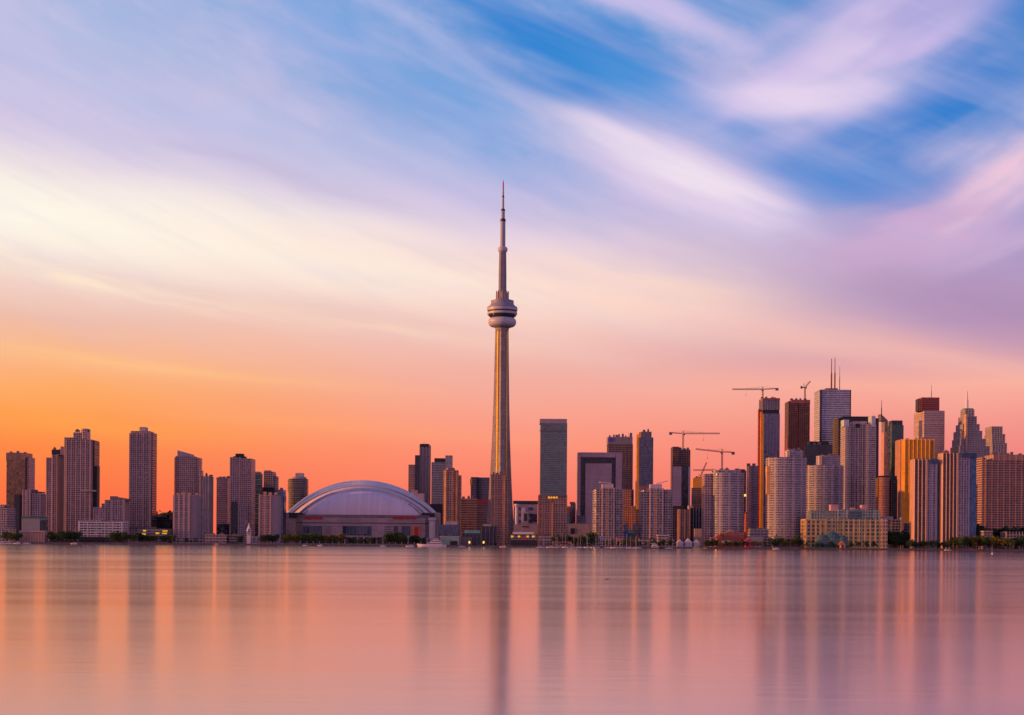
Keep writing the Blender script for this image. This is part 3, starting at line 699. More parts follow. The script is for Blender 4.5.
# ================================================================== STADIUM
def stadium():
    Y = 2190.0
    b = Bld('stadium', 'white domed stadium with red lettering at the centre left of the shore', 362, Y, 'stadium')
    # drum
    pm = 528
    xs = lambda px, off: b.loc(px, pm, off)[0]
    def z(py, off=0): return b.loc(362, py, off)[1]
    poly = [(xs(303, 0), 0), (xs(425, 0), 0), (xs(437, 35), 35), (xs(440.5, 80), 80), (xs(438, 170), 170), (xs(300, 170), 170), (xs(284.5, 80), 80), (xs(290, 35), 35)]
    m = MB(); m.prism(poly, 0, z(517), 0, 1)
    m.build('drum_wall', [facade('stadium_concrete', (0.46, 0.345, 0.33), (0.41, 0.30, 0.29), 4.4, 12.0, 0.12, 0.03, 0.7, 0.12, blind=0), M_CONC], b.root)
    m = MB(); m.prism([(p[0] * 1.004, p[1] - 0.6) for p in poly], z(517.4), z(515.0), 0, 0, bottom=True); m.build('cornice', plain('stadium_cornice', (0.22, 0.17, 0.18)), b.root)
    m = MB(); m.prism([(p[0] * 1.002, p[1] - 0.35) for p in poly], z(523.6), z(522.4), 0, 0, bottom=True); m.build('string_course', M_CONC_D, b.root)
    # corner blocks
    b.box('corner_block', 284.2, 303, 512.6, F_LOW_S, off=18, d=50); b.box('corner_block', 424.8, 440.6, 512.6, F_LOW_S, off=18, d=50)
    b.box('soffit_shade', 289, 303.5, 512.8, M_DARK, yb=517.2, off=14, d=4); b.box('soffit_shade', 421.5, 434.5, 513, M_DARK, yb=517.5, off=12, d=5)  # dark panels paint the shade in the recesses under the arch ends
    m = MB(); x = xs(432, -6); m.lathe([(4.6, 0), (4.6, z(521)), (6.0, z(519.5)), (6.0, z(517))], 20, 0, x, 0); m.build('corner_column', M_WHITE, b.root, smooth=False)
    b.box('stair_tower', 291.5, 296, 524.5, plain('pink_stone', (0.40, 0.25, 0.2)), off=-6, d=7)
    # window walls
    gl = facade('stadium_glazing', (0.2, 0.17, 0.2), (0.03, 0.045, 0.085), 14, 5.0, 0.03, 0.09, 0.08, 0.35)
    for x0, x1 in ((302.6, 322.2), (342.6, 371.6), (393.6, 398.0), (401.6, 410.0)):
        b.box('window_wall', x0, x1, 526.0, gl, yb=535.2, off=-0.9, d=0.8, cap=M_CONC_D)
    for x0, x1 in ((411.6, 414.4), (418.4, 420.6)):
        b.plate('orange_banner', x0, x1, 526.2, 536, plain('orange_cloth', (0.62, 0.2, 0.08)), -1.0, 0.5)
    b.plate('red_banner', 414.8, 418, 526.6, 536, M_RED, -1.0, 0.5)
    for k in range(4):
        b.plate('louvre', 324.4, 331, 526.4 + k * 2.3, 527.4 + k * 2.3, M_CONC_D, -0.35, 0.3); b.plate('louvre', 384.5, 391, 526.4 + k * 2.3, 527.4 + k * 2.3, M_CONC_D, -0.35, 0.3)
    b.box('ground_arcade', 300, 428, 537.2, F_DGLASS_SHADE, off=-9, d=8.6, pier=(9, 1.6, 0.6, M_SLAB_P), cap=M_CONC)
    # lettering, two boards of red letters on the cornice
    def sign(px, width_px):
        cu = bpy.data.curves.new('sign_lettering', 'FONT'); cu.body = 'ROGERS CENTRE'; cu.align_x = 'CENTER'; cu.align_y = 'CENTER'
        cu.extrude = 0.25; cu.size = 5.0; cu.offset = 0.16
        tmp = bpy.data.objects.new('tmp', cu); COL.objects.link(tmp)
        dg = bpy.context.evaluated_depsgraph_get(); me = bpy.data.meshes.new_from_object(tmp.evaluated_get(dg))
        bpy.data.objects.remove(tmp)
        xsz = [v.co.x for v in me.vertices]; wid = max(xsz) - min(xsz); k = (width_px * Y / F) / wid
        for v in me.vertices: v.co.x *= k; v.co.y *= 1.05
        me.materials.clear(); me.materials.append(plain('red_letters', (0.62, 0.015, 0.04), 0.5, 0.05))
        o = bpy.data.objects.new('sign_lettering', me); COL.objects.link(o); o.parent = b.root
        o.location = (b.loc(px, 518.2, -1.2)[0], -1.3, b.loc(px, 518.0, -1.2)[1]); o.rotation_euler = (RAD(90), 0, 0)
    sign(313, 19.5); sign(404.6, 23)
    # roof: big rear vault, nested front vault and the quarter-sphere end panel
    def ribbed(name, c, n):
        mm, g = newmat(name); uv = g.new('ShaderNodeUVMap'); uv.uv_map = 'UVMap'; u, v, _ = g.sep(E(g, uv.outputs[0]))
        f = g.math('FRACT', u * n); seam = g.math('LESS_THAN', f, 0.10)
        tc = g.new('ShaderNodeTexCoord'); nz = g.noise(E(g, tc.outputs['Object']), 0.05, 4.0, 0.6)
        w = g.white(g.xyz(g.math('FLOOR', u * n), 2.0, 0.0))
        base = g.mix(nz * 0.6 + w * 0.4, rgba(c, 0.82), rgba(c, 1.12)); base = g.mix(seam * 0.35, base, rgba(c, 0.6))
        finish(g, base, 0.55, 0.3); return mm
    mem = ribbed('roof_membrane', (0.74, 0.62, 0.64), 44)
    memb = ribbed('vault_membrane', (0.66, 0.54, 0.54), 60)
    def arc(x0, x1, ytop, ybase, off, n=56):
        a, zb = b.loc(x0, ybase, off); c, _ = b.loc(x1, ybase, off); zt = b.loc((x0 + x1) / 2, ytop, off)[1]
        w = (c - a) / 2; h = zt - zb; R = (w * w + h * h) / (2 * h); cx = (a + c) / 2; cz = zt - R
        th = math.asin(min(1, w / R)) if h < w else math.pi / 2
        return [(cx + R * math.sin(-th + 2 * th * i / n), cz + R * math.cos(-th + 2 * th * i / n)) for i in range(n + 1)]
    def vault(part, A, y0, y1, B=None, mat=None, lip=2.2):
        B = B or A; m = MB(); n = len(A) - 1
        for i in range(n):
            (xa, za), (xb, zb_) = A[i], A[i + 1]; (xc, zc), (xd, zd) = B[i], B[i + 1]
            m.face([(xa, y0, za), (xb, y0, zb_), (xd, y1, zd), (xc, y1, zc)], 0, [(i / n, 0), ((i + 1) / n, 0), ((i + 1) / n, 1), (i / n, 1)])
            m.face([(xa, y0, za - lip), (xb, y0, zb_ - lip), (xb, y0, zb_), (xa, y0, za)], 1)
        return m.build(part, [mat or memb, plain('roof_edge_metal', (0.40, 0.38, 0.42), 0.5, 0.08)], b.root, weld=True)
    back = arc(287.0, 437.8, 480.2, 512.8, 150)
    vault('rear_vault', arc(290.2, 434.6, 485.0, 513.4, 74), 74, 150, back, memb, 1.6)
    vault('middle_vault', arc(297.0, 428.0, 488.0, 514.4, 48), 48, 82, arc(291.8, 433.0, 485.5, 513.8, 82), memb, 1.6)
    vault('front_rim', arc(301.8, 424.0, 489.4, 515.0, 36), 36, 54, arc(298.4, 427.0, 488.5, 514.8, 54), memb, 1.2)
    inner = arc(303.4, 422.6, 490.2, 515.2, 40)
    # quarter sphere end panel: inner arc swept down to the drum's front edge
    m = MB(); n = len(inner) - 1; K = 12; zb = b.loc(362, 515.2, 40)[1]; cx = sum(p[0] for p in inner) / len(inner)
    def P(i, k):
        x, zz = inner[i]; f = k / K; s = math.sin(f * math.pi / 2); c = math.cos(f * math.pi / 2)
        depth = 37.0 * math.sqrt(max(0.0, 1 - ((x - cx) / (inner[-1][0] - cx)) ** 2))
        return (cx + (x - cx) * (1.0 - 0.02 * s), 40 - depth * s, zb + (zz - zb) * c)
    for i in range(n):
        for k in range(K):
            m.face([P(i, k), P(i, k + 1), P(i + 1, k + 1), P(i + 1, k)], 0, [(i / n, k / K), (i / n, (k + 1) / K), ((i + 1) / n, (k + 1) / K), ((i + 1) / n, k / K)])
    m.build('end_panel', mem, b.root, smooth=True, weld=True)
    # the end panel stands on a ring beam that projects past the wall
    m = MB(); ring = []
    for i in range(25):
        a = math.pi + math.pi * i / 24; ring.append((cx + (inner[-1][0] - cx) * 1.015 * math.cos(a), 40 + 37.6 * math.sin(a)))
    m.prism(ring, zb - 1.6, zb + 0.1, 0, 0, bottom=True); m.build('ring_beam', plain('stadium_cornice', (0.22, 0.17, 0.18)), b.root)
    return b
F_LOW_S = facade('stadium_block_facade', (0.44, 0.33, 0.32), (0.38, 0.28, 0.28), 5.0, 9.0, 0.12, 0.05, 0.7, 0.1, blind=0)
stadium()
b = Bld('hotel', 'pale stepped rooftop block behind the right shoulder of the white dome', 417, 2360)
b.box('lower_block', 414, 424.6, 493.5, plain('pink_plaster', (0.48, 0.33, 0.33)), d=22); b.box('upper_block', 410.8, 418, 490.2, plain('pink_plaster', (0.48, 0.33, 0.33)), off=3, d=16)
b.units(415, 424, 493.5, 2, 6)

# ================================================================== MIDDLE (px 405-560)
b = Bld('office_tower', 'three-stepped dark slender tower right behind the dome', 419, 2560, 'tower')
b.box('west_step', 408.2, 414.6, 464.6, F_ROSE, d=26); b.box('middle_step', 414.7, 419.4, 455.2, F_DGLASS_SHADE, off=-2, d=30); b.box('tall_step', 419.5, 430.2, 444.8, F_MAUVE, d=34, pier=(5.4, 0.9, 0.6, M_CONC))
b.box('crown', 420, 429.8, 443.8, M_DARK, yb=446.6, off=-0.6, d=33); b.mast(424, 440.5, 444, 0.3)
b = Bld('office_tower', 'blue grey glass tower with a light cube at its upper right, behind the brown towers', 442, 2480, 'tower')
b.box('glass_body', 431.2, 452.6, 462.2, facade('blue_grey_banded', (0.22, 0.21, 0.25), (0.10, 0.11, 0.14), 3.9, 1.6, 0.42, 0.08), d=36); b.box('cap', 434.4, 445.2, 458.2, M_DARK, yb=462.4, off=5, d=20)
b.box('light_cube', 445.3, 452.9, 455.4, facade('cube_glass', (0.32, 0.31, 0.34), (0.25, 0.26, 0.3), 3.9, 2.0, 0.2, 0.1), yb=470, off=-0.7, d=22); b.box('podium', 430, 447, 504, M_DARK, off=-10, d=9)
b = Bld(T, 'octagonal brown tower with orange right edge standing left of the brick slab', 452, 2000, 'tower')
b.box('tower_body', 443.2, 457.4, 470.2, F_BROWN, d=26, shape='cham', pier=(6.5, 1.1, 0.5, M_BRICK)); b.box('east_wing', 457.5, 461.4, 475.2, F_BROWN, off=3, d=20)
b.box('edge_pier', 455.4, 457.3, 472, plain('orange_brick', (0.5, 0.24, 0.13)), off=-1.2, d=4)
b.box('crown', 446, 454.8, 467.8, M_BRICK, yb=470.4, off=5, d=16, shape='cham')
b = Bld('apartment_block', 'wide brown banded brick block left of the great tower', 473, 2080)
b.box('west_half', 460.8, 477.0, 498.6, F_BAND, d=24, slab=(3.2, 0.5, 0.7, M_BRICK)); b.box('east_half', 477.1, 487.0, 501.8, F_BAND, off=3, d=22, slab=(3.2, 0.4, 0.6, M_BRICK))
b.plate('red_band', 476.8, 487.2, 499.6, 502.6, M_RED, 2.4, 3.0); b.units(462, 476, 498.6, 3, 8)
b = Bld('office_tower', 'purple glass office with curved lit left corner left of the great tower', 480, 2520, 'tower')
b.box('glass_body', 474.2, 489.4, 477.4, F_MAUVE, d=32); b.box('curved_corner', 470.3, 479.0, 477.0, F_MAUVE, off=-4, d=26, shape='round'); b.box('blue_seam', 478.2, 480.4, 477.8, F_DGLASS_SHADE, off=-6, d=5)
b.box('lit_top', 470.0, 474.2, 478.8, F_GOLD_SUN, yb=484.6, off=-3, d=14, shape='round')  # gold facade paints the yellow sunlight on the curved corner

def great_tower():
    Y = 2300.0
    b = Bld('observation_tower', 'very tall concrete observation tower with round pod and needle antenna', 500.6, Y, 'tower')
    def z(py): return b.loc(502, py)[1]
    k = Y / F
    cx = 0.0
    conc = facade('tower_concrete', (0.31, 0.27, 0.265), (0.29, 0.25, 0.25), 6.5, 7.0, 0.1, 0.04, 0.75, 0.16, blind=0, wvar=0.22, tilt=0.0, gspec=0.25)
    # Y-shaped tapering shaft
    prof = [(545, 16.4), (530, 15.0), (505, 12.9), (474, 11.0), (440, 9.3), (400, 8.0), (360, 7.2), (326, 6.6)]
    def ysec(py, R):
        R *= k; rc = 4.3 * k if R > 6.0 * k else R * 0.7; pts = []
        for a in (158, 278, 38):
            A = RAD(a); wt = 0.12 * R + 1.6 * k; ux, uy = math.cos(A), math.sin(A); vx, vy = -uy, ux
            wr = wt * 1.25
            A0 = RAD(a - 60); pts.append((math.cos(A0) * rc * 1.02, math.sin(A0) * rc * 1.02))
            pts.append((ux * rc * 0.95 - vx * wr, uy * rc * 0.95 - vy * wr))
            pts.append((ux * R - vx * wt * 0.8, uy * R - vy * wt * 0.8)); pts.append((ux * R + vx * wt * 0.8, uy * R + vy * wt * 0.8))
            pts.append((ux * rc * 0.95 + vx * wr, uy * rc * 0.95 + vy * wr))
        return pts
    m = MB()
    for (p0, r0), (p1, r1) in zip(prof[:-1], prof[1:]):
        m.prism(ysec(p0, r0), max(0, z(p0)), z(p1), 0, 0, top=ysec(p1, r1))
    m.build('shaft', conc, b.root)
    # glass lift strips in the recesses, the sun's reflection painted in as gold
    m = MB()
    for a in (218, 338):
        A = RAD(a); r = 4.2 * k; U = Vector((math.cos(A), math.sin(A))); V = Vector((-U.y, U.x)); c_ = U * r
        m.prism([tuple(c_ + U * 2.2 - V * 1.5), tuple(c_ + U * 2.2 + V * 1.5), tuple(c_ - U * 2 + V * 1.5), tuple(c_ - U * 2 - V * 1.5)], 0, z(327))
    m.build('lift_shaft', facade('lift_glass_sun_gold', (0.5, 0.32, 0.08), (0.85, 0.55, 0.05), 5, 2.6, 0.1, 0.1, 0.2, 0.1, blind=0, gmetal=0.1), b.root)
    # pod
    def lathe(part, pr, mat, n=48, smooth=True):
        mm = MB(); mm.lathe([(r * k, z(py)) for r, py in pr], n, 0); return mm.build(part, mat, b.root, smooth=False)
    podw = plain('pod_metal', (0.43, 0.43, 0.49), 0.45, 0.08); podm = plain('pod_grey', (0.25, 0.24, 0.30), 0.5, 0.1)
    lathe('neck', [(6.4, 331), (6.8, 328.5), (9.5, 327.0)], conc)
    lathe('radome', [(8.5, 327.2), (11.5, 326.6), (13.2, 325.2), (14.0, 323.0), (13.9, 320.8), (13.0, 318.9), (11.0, 318.0)], podw)
    lathe('window_band', [(10.8, 318.4), (11.8, 317.6), (13.9, 316.0), (14.1, 314.4)], F_DGLASS_SHADE)
    lathe('main_deck', [(13.2, 315.0), (14.9, 314.6), (15.0, 312.6), (14.2, 312.2), (14.2, 311.2), (15.2, 310.8), (15.3, 308.4), (13.8, 307.8)], podw)
    lathe('deck_window', [(14.35, 312.3), (14.35, 311.1)], M_DARK)
    lathe('deck_rail', [(14.8, 308.4), (15.0, 307.2), (14.7, 307.2)], podm)
    lathe('upper_deck', [(14.0, 308.0), (13.2, 306.2), (11.8, 304.8), (11.4, 303.6), (11.4, 300.8), (10.4, 300.6)], podm)
    lathe('roof_drum', [(8.0, 300.9), (7.6, 299.6), (5.4, 298.4)], podm)
    lathe('roof_unit', [(5.6, 299.4), (5.7, 292.8), (4.2, 292.2)], plain('pod_ochre', (0.36, 0.27, 0.22)), 12)
    for a in range(0, 360, 45):
        A = RAD(a); mm = MB(); mm.lathe([(0.9, z(299.6)), (0.9, z(291.4)), (0.4, z(291.0))], 8, 0, math.cos(A) * 5.9 * k, math.sin(A) * 5.9 * k); mm.build('dish_mount', podm, b.root)
    lathe('upper_shaft', [(4.0, 299), (3.9, 275), (3.5, 252)], plain('upper_shaft_concrete', (0.20, 0.19, 0.23), 0.7, 0.1), 6)
    lathe('sky_pod', [(3.4, 252.6), (4.6, 251.2), (4.9, 249.6), (4.7, 248.0), (3.2, 246.8)], podw, 24)
    mast = plain('antenna_white', (0.28, 0.31, 0.39), 0.5, 0.08)
    lathe('antenna', [(2.6, 247.2), (2.5, 221.4)], mast, 12); lathe('antenna_ring', [(2.7, 221.6), (2.8, 219.2), (2.0, 218.8)], M_DARK, 12)
    lathe('antenna', [(1.9, 219.4), (1.8, 210.6)], mast, 12); lathe('antenna_ring', [(2.1, 210.8), (2.1, 209.2), (1.2, 208.8)], M_DARK, 12)
    lathe('antenna', [(1.15, 209.4), (1.0, 197.2)], mast, 10); lathe('antenna_ring', [(1.2, 197.2), (1.2, 195.8)], M_DARK, 10)
    lathe('antenna', [(0.9, 195.8), (0.75, 188.0)], mast, 10); lathe('red_tip', [(0.75, 188.0), (0.6, 183.0), (0.25, 180.2)], plain('red_mast', (0.5, 0.06, 0.05)), 8)
    # base buildings that belong to the foot
    b.box('entrance_hall', 488, 515, 536, F_LOW, off=-44, d=20)
    return b
great_tower()

b = Bld(T, 'narrow brown waterfront tower standing directly in front of the great tower', 499, 1880, 'tower')
b.box('tower_body', 491.2, 504.0, 474.4, F_BROWN, d=24, pier=(5.4, 1.0, 0.5, M_BRICK)); b.box('east_wing', 504.1, 509.0, 476.2, F_BROWN, off=4, d=18)
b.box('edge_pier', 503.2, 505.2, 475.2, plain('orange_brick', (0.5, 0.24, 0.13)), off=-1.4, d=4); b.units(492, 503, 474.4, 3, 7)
b = Bld('office_block', 'dark glass low block at the foot of the great tower', 490, 1815)
b.box('glass_body', 481.6, 497.4, 526.2, F_DGLASS_SHADE, d=20, pier=(5, 0.6, 0.4, M_CONC_D)); b.box('roof_storey', 483, 491, 524.2, M_CONC, yb=526.4, off=4, d=10)
b = Bld('pavilion', 'low dark waterfront pavilion with a pale teal roof', 471, 1790)
b.box('hall', 461.6, 481.2, 533.2, F_DGLASS_SHADE, d=14, pier=(4.2, 0.5, 0.4, M_CONC_D)); b.box('teal_roof', 464.4, 480.2, 530.4, plain('teal_roof_metal', (0.12, 0.33, 0.30)), yb=533.4, off=1, d=10)
b.box('porch', 461, 472, 537, M_CONC_D, off=-4, d=3.6)
for px in (469.4, 483.6): b.plate('lit_window', px - 0.8, px + 0.8, 541.2, 543.4, M_LAMP, -0.6 - (4 if px < 472 else 0), 0.4)
b = Bld('office_block', 'dark blue low glass block under the octagonal brown tower', 448, 1830)
b.box('glass_body', 437.6, 459.0, 524.6, F_BGLASS, d=22, pier=(6, 0.7, 0.5, M_CONC_D)); b.box('roof_storey', 445, 458, 521.4, M_CONC, yb=524.8, off=6, d=11)
b = Bld('shed', 'pale green quayside shed right of the moored white yacht', 450, 1778)
b.box('hall', 440, 459.4, 537.0, plain('pale_green_panel', (0.25, 0.36, 0.28), 0.7, 0.1), d=12); b.box('dark_door', 450.2, 457.4, 541, M_DARK, off=-0.4, d=0.5); b.box('roof', 439.6, 459.8, 536.2, plain('pale_green_roof', (0.32, 0.40, 0.33)), yb=537.2, off=-0.6, d=13)

b = Bld('convention_hall', 'mauve hall with a dark flat roof right of the great tower', 526, 2180)
b.box('main_hall', 513.6, 537.6, 503.8, facade('hall_wall', (0.38, 0.26, 0.28), (0.05, 0.06, 0.075), 9, 14, 0.5, 0.5, blind=0), d=40); b.box('dark_roof', 513.2, 538, 500.8, plain('dark_teal_roof', (0.03, 0.055, 0.065)), yb=504, off=-0.8, d=42)
b.box('glass_bay', 530.4, 536.8, 514, F_DGLASS_SHADE, off=-1.0, d=0.8, yb=521.6)
m = MB(); x0, zb = b.loc(516.5, 524, -8); m.lathe([(2.0, 0), (2.0, b.loc(516, 507, -8)[1]), (3.2, b.loc(516, 505.5, -8)[1]), (3.0, b.loc(516, 504, -8)[1])], 14, 0, x0, -8); m.build('white_column', M_WHITE, b.root)
b.box('white_bay', 521, 525.2, 507.5, M_WHITE, off=-3.2, d=3); b.box('portal', 523, 528.4, 512, M_SLAB_P, off=-4.4, d=4.2); b.plate('portal_glass', 524, 527.4, 513.4, 521, F_DGLASS_SHADE, -4.9, 0.3)
b = Bld('retaining_wall', 'long pink concrete podium wall behind the marina poles', 556, 1960, 'wall')
b.box('wall_west', 513.6, 552, 524.4, plain('pink_podium', (0.40, 0.28, 0.27)), d=14); b.box('wall_east', 552.1, 602, 523.6, plain('pink_podium', (0.40, 0.28, 0.27)), off=2, d=14)
b.plate('slot_window', 522, 528.6, 526.2, 527.2, M_DARK, -0.4, 0.3); b.plate('slot_window', 559, 565, 526.4, 527.4, M_DARK, 1.6, 0.3); b.plate('dark_opening', 570.5, 574.6, 528.2, 533.8, M_DARK, 1.6, 0.3)
b = Bld('pavilion', 'white-roofed waterfront pavilion with glowing yellow lamps', 524, 1785)
b.box('hall', 511, 537, 534.4, F_LOW, d=14, pier=(4.4, 0.5, 0.5, M_CONC_D)); b.box('white_roof', 512.6, 534, 532.0, M_WHITE, yb=534.2, off=-2.5, d=16); b.box('dark_plinth', 510.8, 537.4, 540, M_DARK, off=-3.2, d=2.6)
for px in (512.2, 519, 527.6, 533.4): b.plate('lit_window', px - 1.2, px + 1.2, 535.6, 537.4, emissive('sodium_light', (1.0, 0.52, 0.02), 0.7), -0.9, 0.4)
b.plate('red_panel', 521.6, 526, 538.2, 540.0, M_RED, -0.9, 0.4)

b = Bld('office_tower', 'dark green glass slab tower with a pale crown right of the great tower', 553, 2260, 'tower')
b.box('glass_body', 539.6, 566.8, 423.0, F_GGLASS, d=38); b.box('crown', 539.4, 567.0, 418.8, facade('crown_louvre', (0.36, 0.29, 0.33), (0.28, 0.22, 0.26), 1.2, 4, 0.3, 0.1), yb=423.2, off=-0.4, d=38.6)
b.box('crown_seam', 539.5, 566.9, 430.4, M_CONC_D, yb=431.2, off=-0.6, d=3)
b = Bld('apartment_block', 'brown brick waterfront block with orange lit sign in front of the green glass tower', 552, 1880)
b.box('west_half', 538.4, 552.0, 495.6, F_BROWN, d=24, pier=(6, 1.0, 0.5, M_BRICK)); b.box('east_half', 552.1, 567.0, 495.9, F_BROWN, off=1.5, d=22)
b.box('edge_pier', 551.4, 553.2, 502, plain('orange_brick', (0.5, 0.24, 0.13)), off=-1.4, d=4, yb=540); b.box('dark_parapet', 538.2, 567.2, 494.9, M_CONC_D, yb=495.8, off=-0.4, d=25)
for x0, x1 in ((548, 550.2), (550.8, 552.4), (553.0, 555.0), (555.6, 557.6)): b.plate('lit_sign', x0, x1, 496.6, 498.4, emissive('orange_sign', (1.0, 0.42, 0.05), 0.8), -0.8, 0.4)
b = Bld('office_block', 'small dark tower with an orange left side between green glass tower and portal', 571, 2360)
b.box('orange_side', 566.6, 570.4, 506.2, plain('orange_stone', (0.55, 0.24, 0.12)), d=20); b.box('blue_body', 570.5, 575.6, 503.2, F_BGLASS, off=-2, d=24); b.box('rose_cap', 569.4, 575, 501.8, F_ROSE, yb=504, off=2, d=14)
b = Bld('apartment_block', 'dim grey glass annex in front of the orange-sided tower', 560, 2100)
b.box('glass_body', 556.5, 569.4, 513.8, F_GGLASS, d=20); b.box('roof_storey', 558, 566, 511.8, M_CONC_D, yb=514, off=4, d=10)

b = Bld('office_tower', 'mauve portal-shaped tower with a dark inverted U frame', 598, 2320, 'tower')
pl = facade('mauve_panel_facade', (0.54, 0.37, 0.39), (0.47, 0.32, 0.34), 3.8, 2.0, 0.16, 0.12, 0.5, 0.1, blind=0)
b.box('frame_west', 576.2, 580.4, 452.4, pl, d=34); b.box('frame_east', 615.6, 621.6, 452.4, pl, d=34); b.box('frame_top', 580.5, 615.5, 452.4, pl, yb=457.4, d=34)
b.box('dark_recess', 580.5, 615.5, 457.5, facade('recess_glass', (0.035, 0.03, 0.045), (0.02, 0.022, 0.035), 3.8, 2.0, 0.3, 0.1), off=4, d=28, slab=(3.8, 0.5, 0.5, M_CONC_D))
b.box('inner_panel', 585.2, 611.4, 463.4, pl, off=-0.2, d=10); b.box('grey_shadow', 576, 585.4, 515.5, F_MAUVE, off=-5, d=4.6)  # low grey block paints a shadow on the portal's foot
b = Bld('office_tower', 'bronze granite tower with an uneven rooftop behind the portal tower', 620, 2620, 'tower')
b.box('tower_body', 606.8, 632.4, 444.0, F_BSTONE, d=38, pier=(5.6, 0.8, 0.4, plain('bronze_stone', (0.24, 0.14, 0.11)))); b.box('crown', 606.6, 632.6, 436.8, plain('grey_crown', (0.22, 0.2, 0.22)), yb=444.2, off=-0.5, d=38)
b.plate('blue_emblem', 608.4, 613.0, 438.2, 441.8, plain('violet_sign', (0.10, 0.05, 0.42), 0.4), -1.0, 0.5); b.units(609, 627, 436.8, 6, 6, hmax=5); b.box('stair_head', 629.6, 632.2, 432.8, M_CONC_D, yb=437, off=4, d=8)
b.mast(628.5, 432.4, 437, 0.3)
b = Bld('hotel', 'orange brown stepped brick building at the foot of the bronze granite tower', 630, 2140)
ob = facade('orange_brick_facade', (0.46, 0.19, 0.085), (0.12, 0.05, 0.035), 3.2, 3.0, 0.45, 0.42)
b.box('west_block', 621.4, 631.2, 489.4, ob, d=26); b.box('east_block', 631.3, 636.0, 506, ob, off=-3, d=24); b.box('lower_block', 636.1, 640.4, 509.5, ob, off=2, d=20); b.box('shadow_flank', 631.3, 633.6, 489.6, F_DGLASS_SHADE, off=14, d=10)  # dark facade paints the shaded flank of the brick block
b = Bld('office_tower', 'slim dark blue glass tower with a blazing yellow left face', 644, 2500, 'tower')
b.box('glass_body', 638.8, 653.0, 437.4, F_BGLASS, d=34); b.box('lit_flank', 635.4, 638.7, 434.0, F_GOLD_SUN, off=6, d=26); b.box('lit_cap', 638.0, 641.2, 432.0, F_GOLD_SUN, yb=437.5, off=3, d=20)  # flank and cap take their gold from painted sunlight
b.box('penthouse', 641.3, 651.6, 431.6, facade('penthouse_glass', (0.2, 0.16, 0.2), (0.08, 0.08, 0.11), 3, 2, 0.3, 0.2), yb=437.6, off=3, d=22); b.units(643, 651, 431.4, 2, 8); b.box('rose_base', 639, 653, 485.6, F_ROSE, off=-3, d=2.6)

# ---- twin white towers on the waterfront
def white_tower(px0, px1, ytop, label, wing_left):
    s = px1 - px0; mid = (px0 + px1) / 2
    b = Bld(T, label, mid, 1850, 'tower', 'twin white balcony towers on the waterfront')
    sl = (2.9, 1.3, 0.9, M_SLAB)
    b.box('west_balcony_stack', px0, px0 + s * 0.30, ytop + 1.6, F_WHITE, off=5, d=20, shape='cham', slab=sl)
    b.box('tower_body', px0 + s * 0.30 + .05, px0 + s * 0.70, ytop, F_WHITE, d=26, slab=(2.9, 0.7, 0.7, M_SLAB), pier=(8.6, 0.8, 1.2, M_SLAB_P))
    b.box('east_balcony_stack', px0 + s * 0.70 + .05, px1, ytop + 1.0, F_WHITE, off=5, d=20, shape='cham', slab=sl)
    b.box('orange_bay', mid - s * 0.06, mid + s * 0.03, ytop + 2, facade('terracotta_bay', (0.5, 0.28, 0.17), (0.12, 0.07, 0.06), 2.9, 2.2, 0.4, 0.3), off=-1.5, d=1.4)
    b.box('penthouse', px0 + s * 0.28, px1 - s * 0.32, ytop - 4.2, plain('white_plaster', (0.5, 0.4, 0.42)), yb=ytop + 0.1, off=6, d=14)
    # tilted roof wing
    xa, za = b.loc(px0 + s * (0.22 if wing_left else 0.5), ytop - (5.6 if wing_left else 4.4), 4); xb, zb = b.loc(px0 + s * (0.6 if wing_left else 0.86), ytop - (4.2 if wing_left else 7.2), 4)
    m = MB(); m.face([(xa, 3, za), (xb, 3, zb), (xb, 19, zb), (xa, 19, za)]); m.face([(xa, 3, za + 0.8), (xa, 19, za + 0.8), (xb, 19, zb + 0.8), (xb, 3, zb + 0.8)][::-1])
    m.face([(xa, 3, za), (xa, 3, za + .8), (xb, 3, zb + .8), (xb, 3, zb)][::-1]); m.face([(xa, 3, za), (xa, 19, za), (xa, 19, za + .8), (xa, 3, za + .8)]); m.face([(xb, 3, zb), (xb, 3, zb + .8), (xb, 19, zb + .8), (xb, 19, zb)])
    m.build('roof_wing', M_WHITE, b.root)
    b.box('podium', px0 - 2, px1 + 2, 538.5, F_LOW, off=-9, d=8.5)
white_tower(593.4, 622.8, 488.0, 'white balcony tower in front of the mauve portal tower', True)
white_tower(640.4, 672.2, 488.4, 'white balcony tower with an upswept roof wing, right of its twin', False)
b = Bld('apartment_block', 'low stepped terrace block between the twin white balcony towers', 631, 1870)
b.box('west_step', 622.9, 628, 523, F_BGLASS, d=18, slab=(2.9, 0.7, 0.5, M_SLAB)); b.box('middle_step', 628.1, 634, 530, F_LOW, off=1, d=18); b.box('east_step', 634.1, 640.2, 524, F_LOW, off=2, d=18, slab=(2.9, 0.7, 0.5, M_SLAB))
b.box('awning', 618.5, 627.8, 531.6, plain('blue_awning', (0.03, 0.09, 0.42)), yb=533.2, off=-8, d=5); b.box('awning', 628.0, 634.4, 531.4, plain('teal_awning', (0.03, 0.35, 0.30)), yb=533.2, off=-8, d=5)

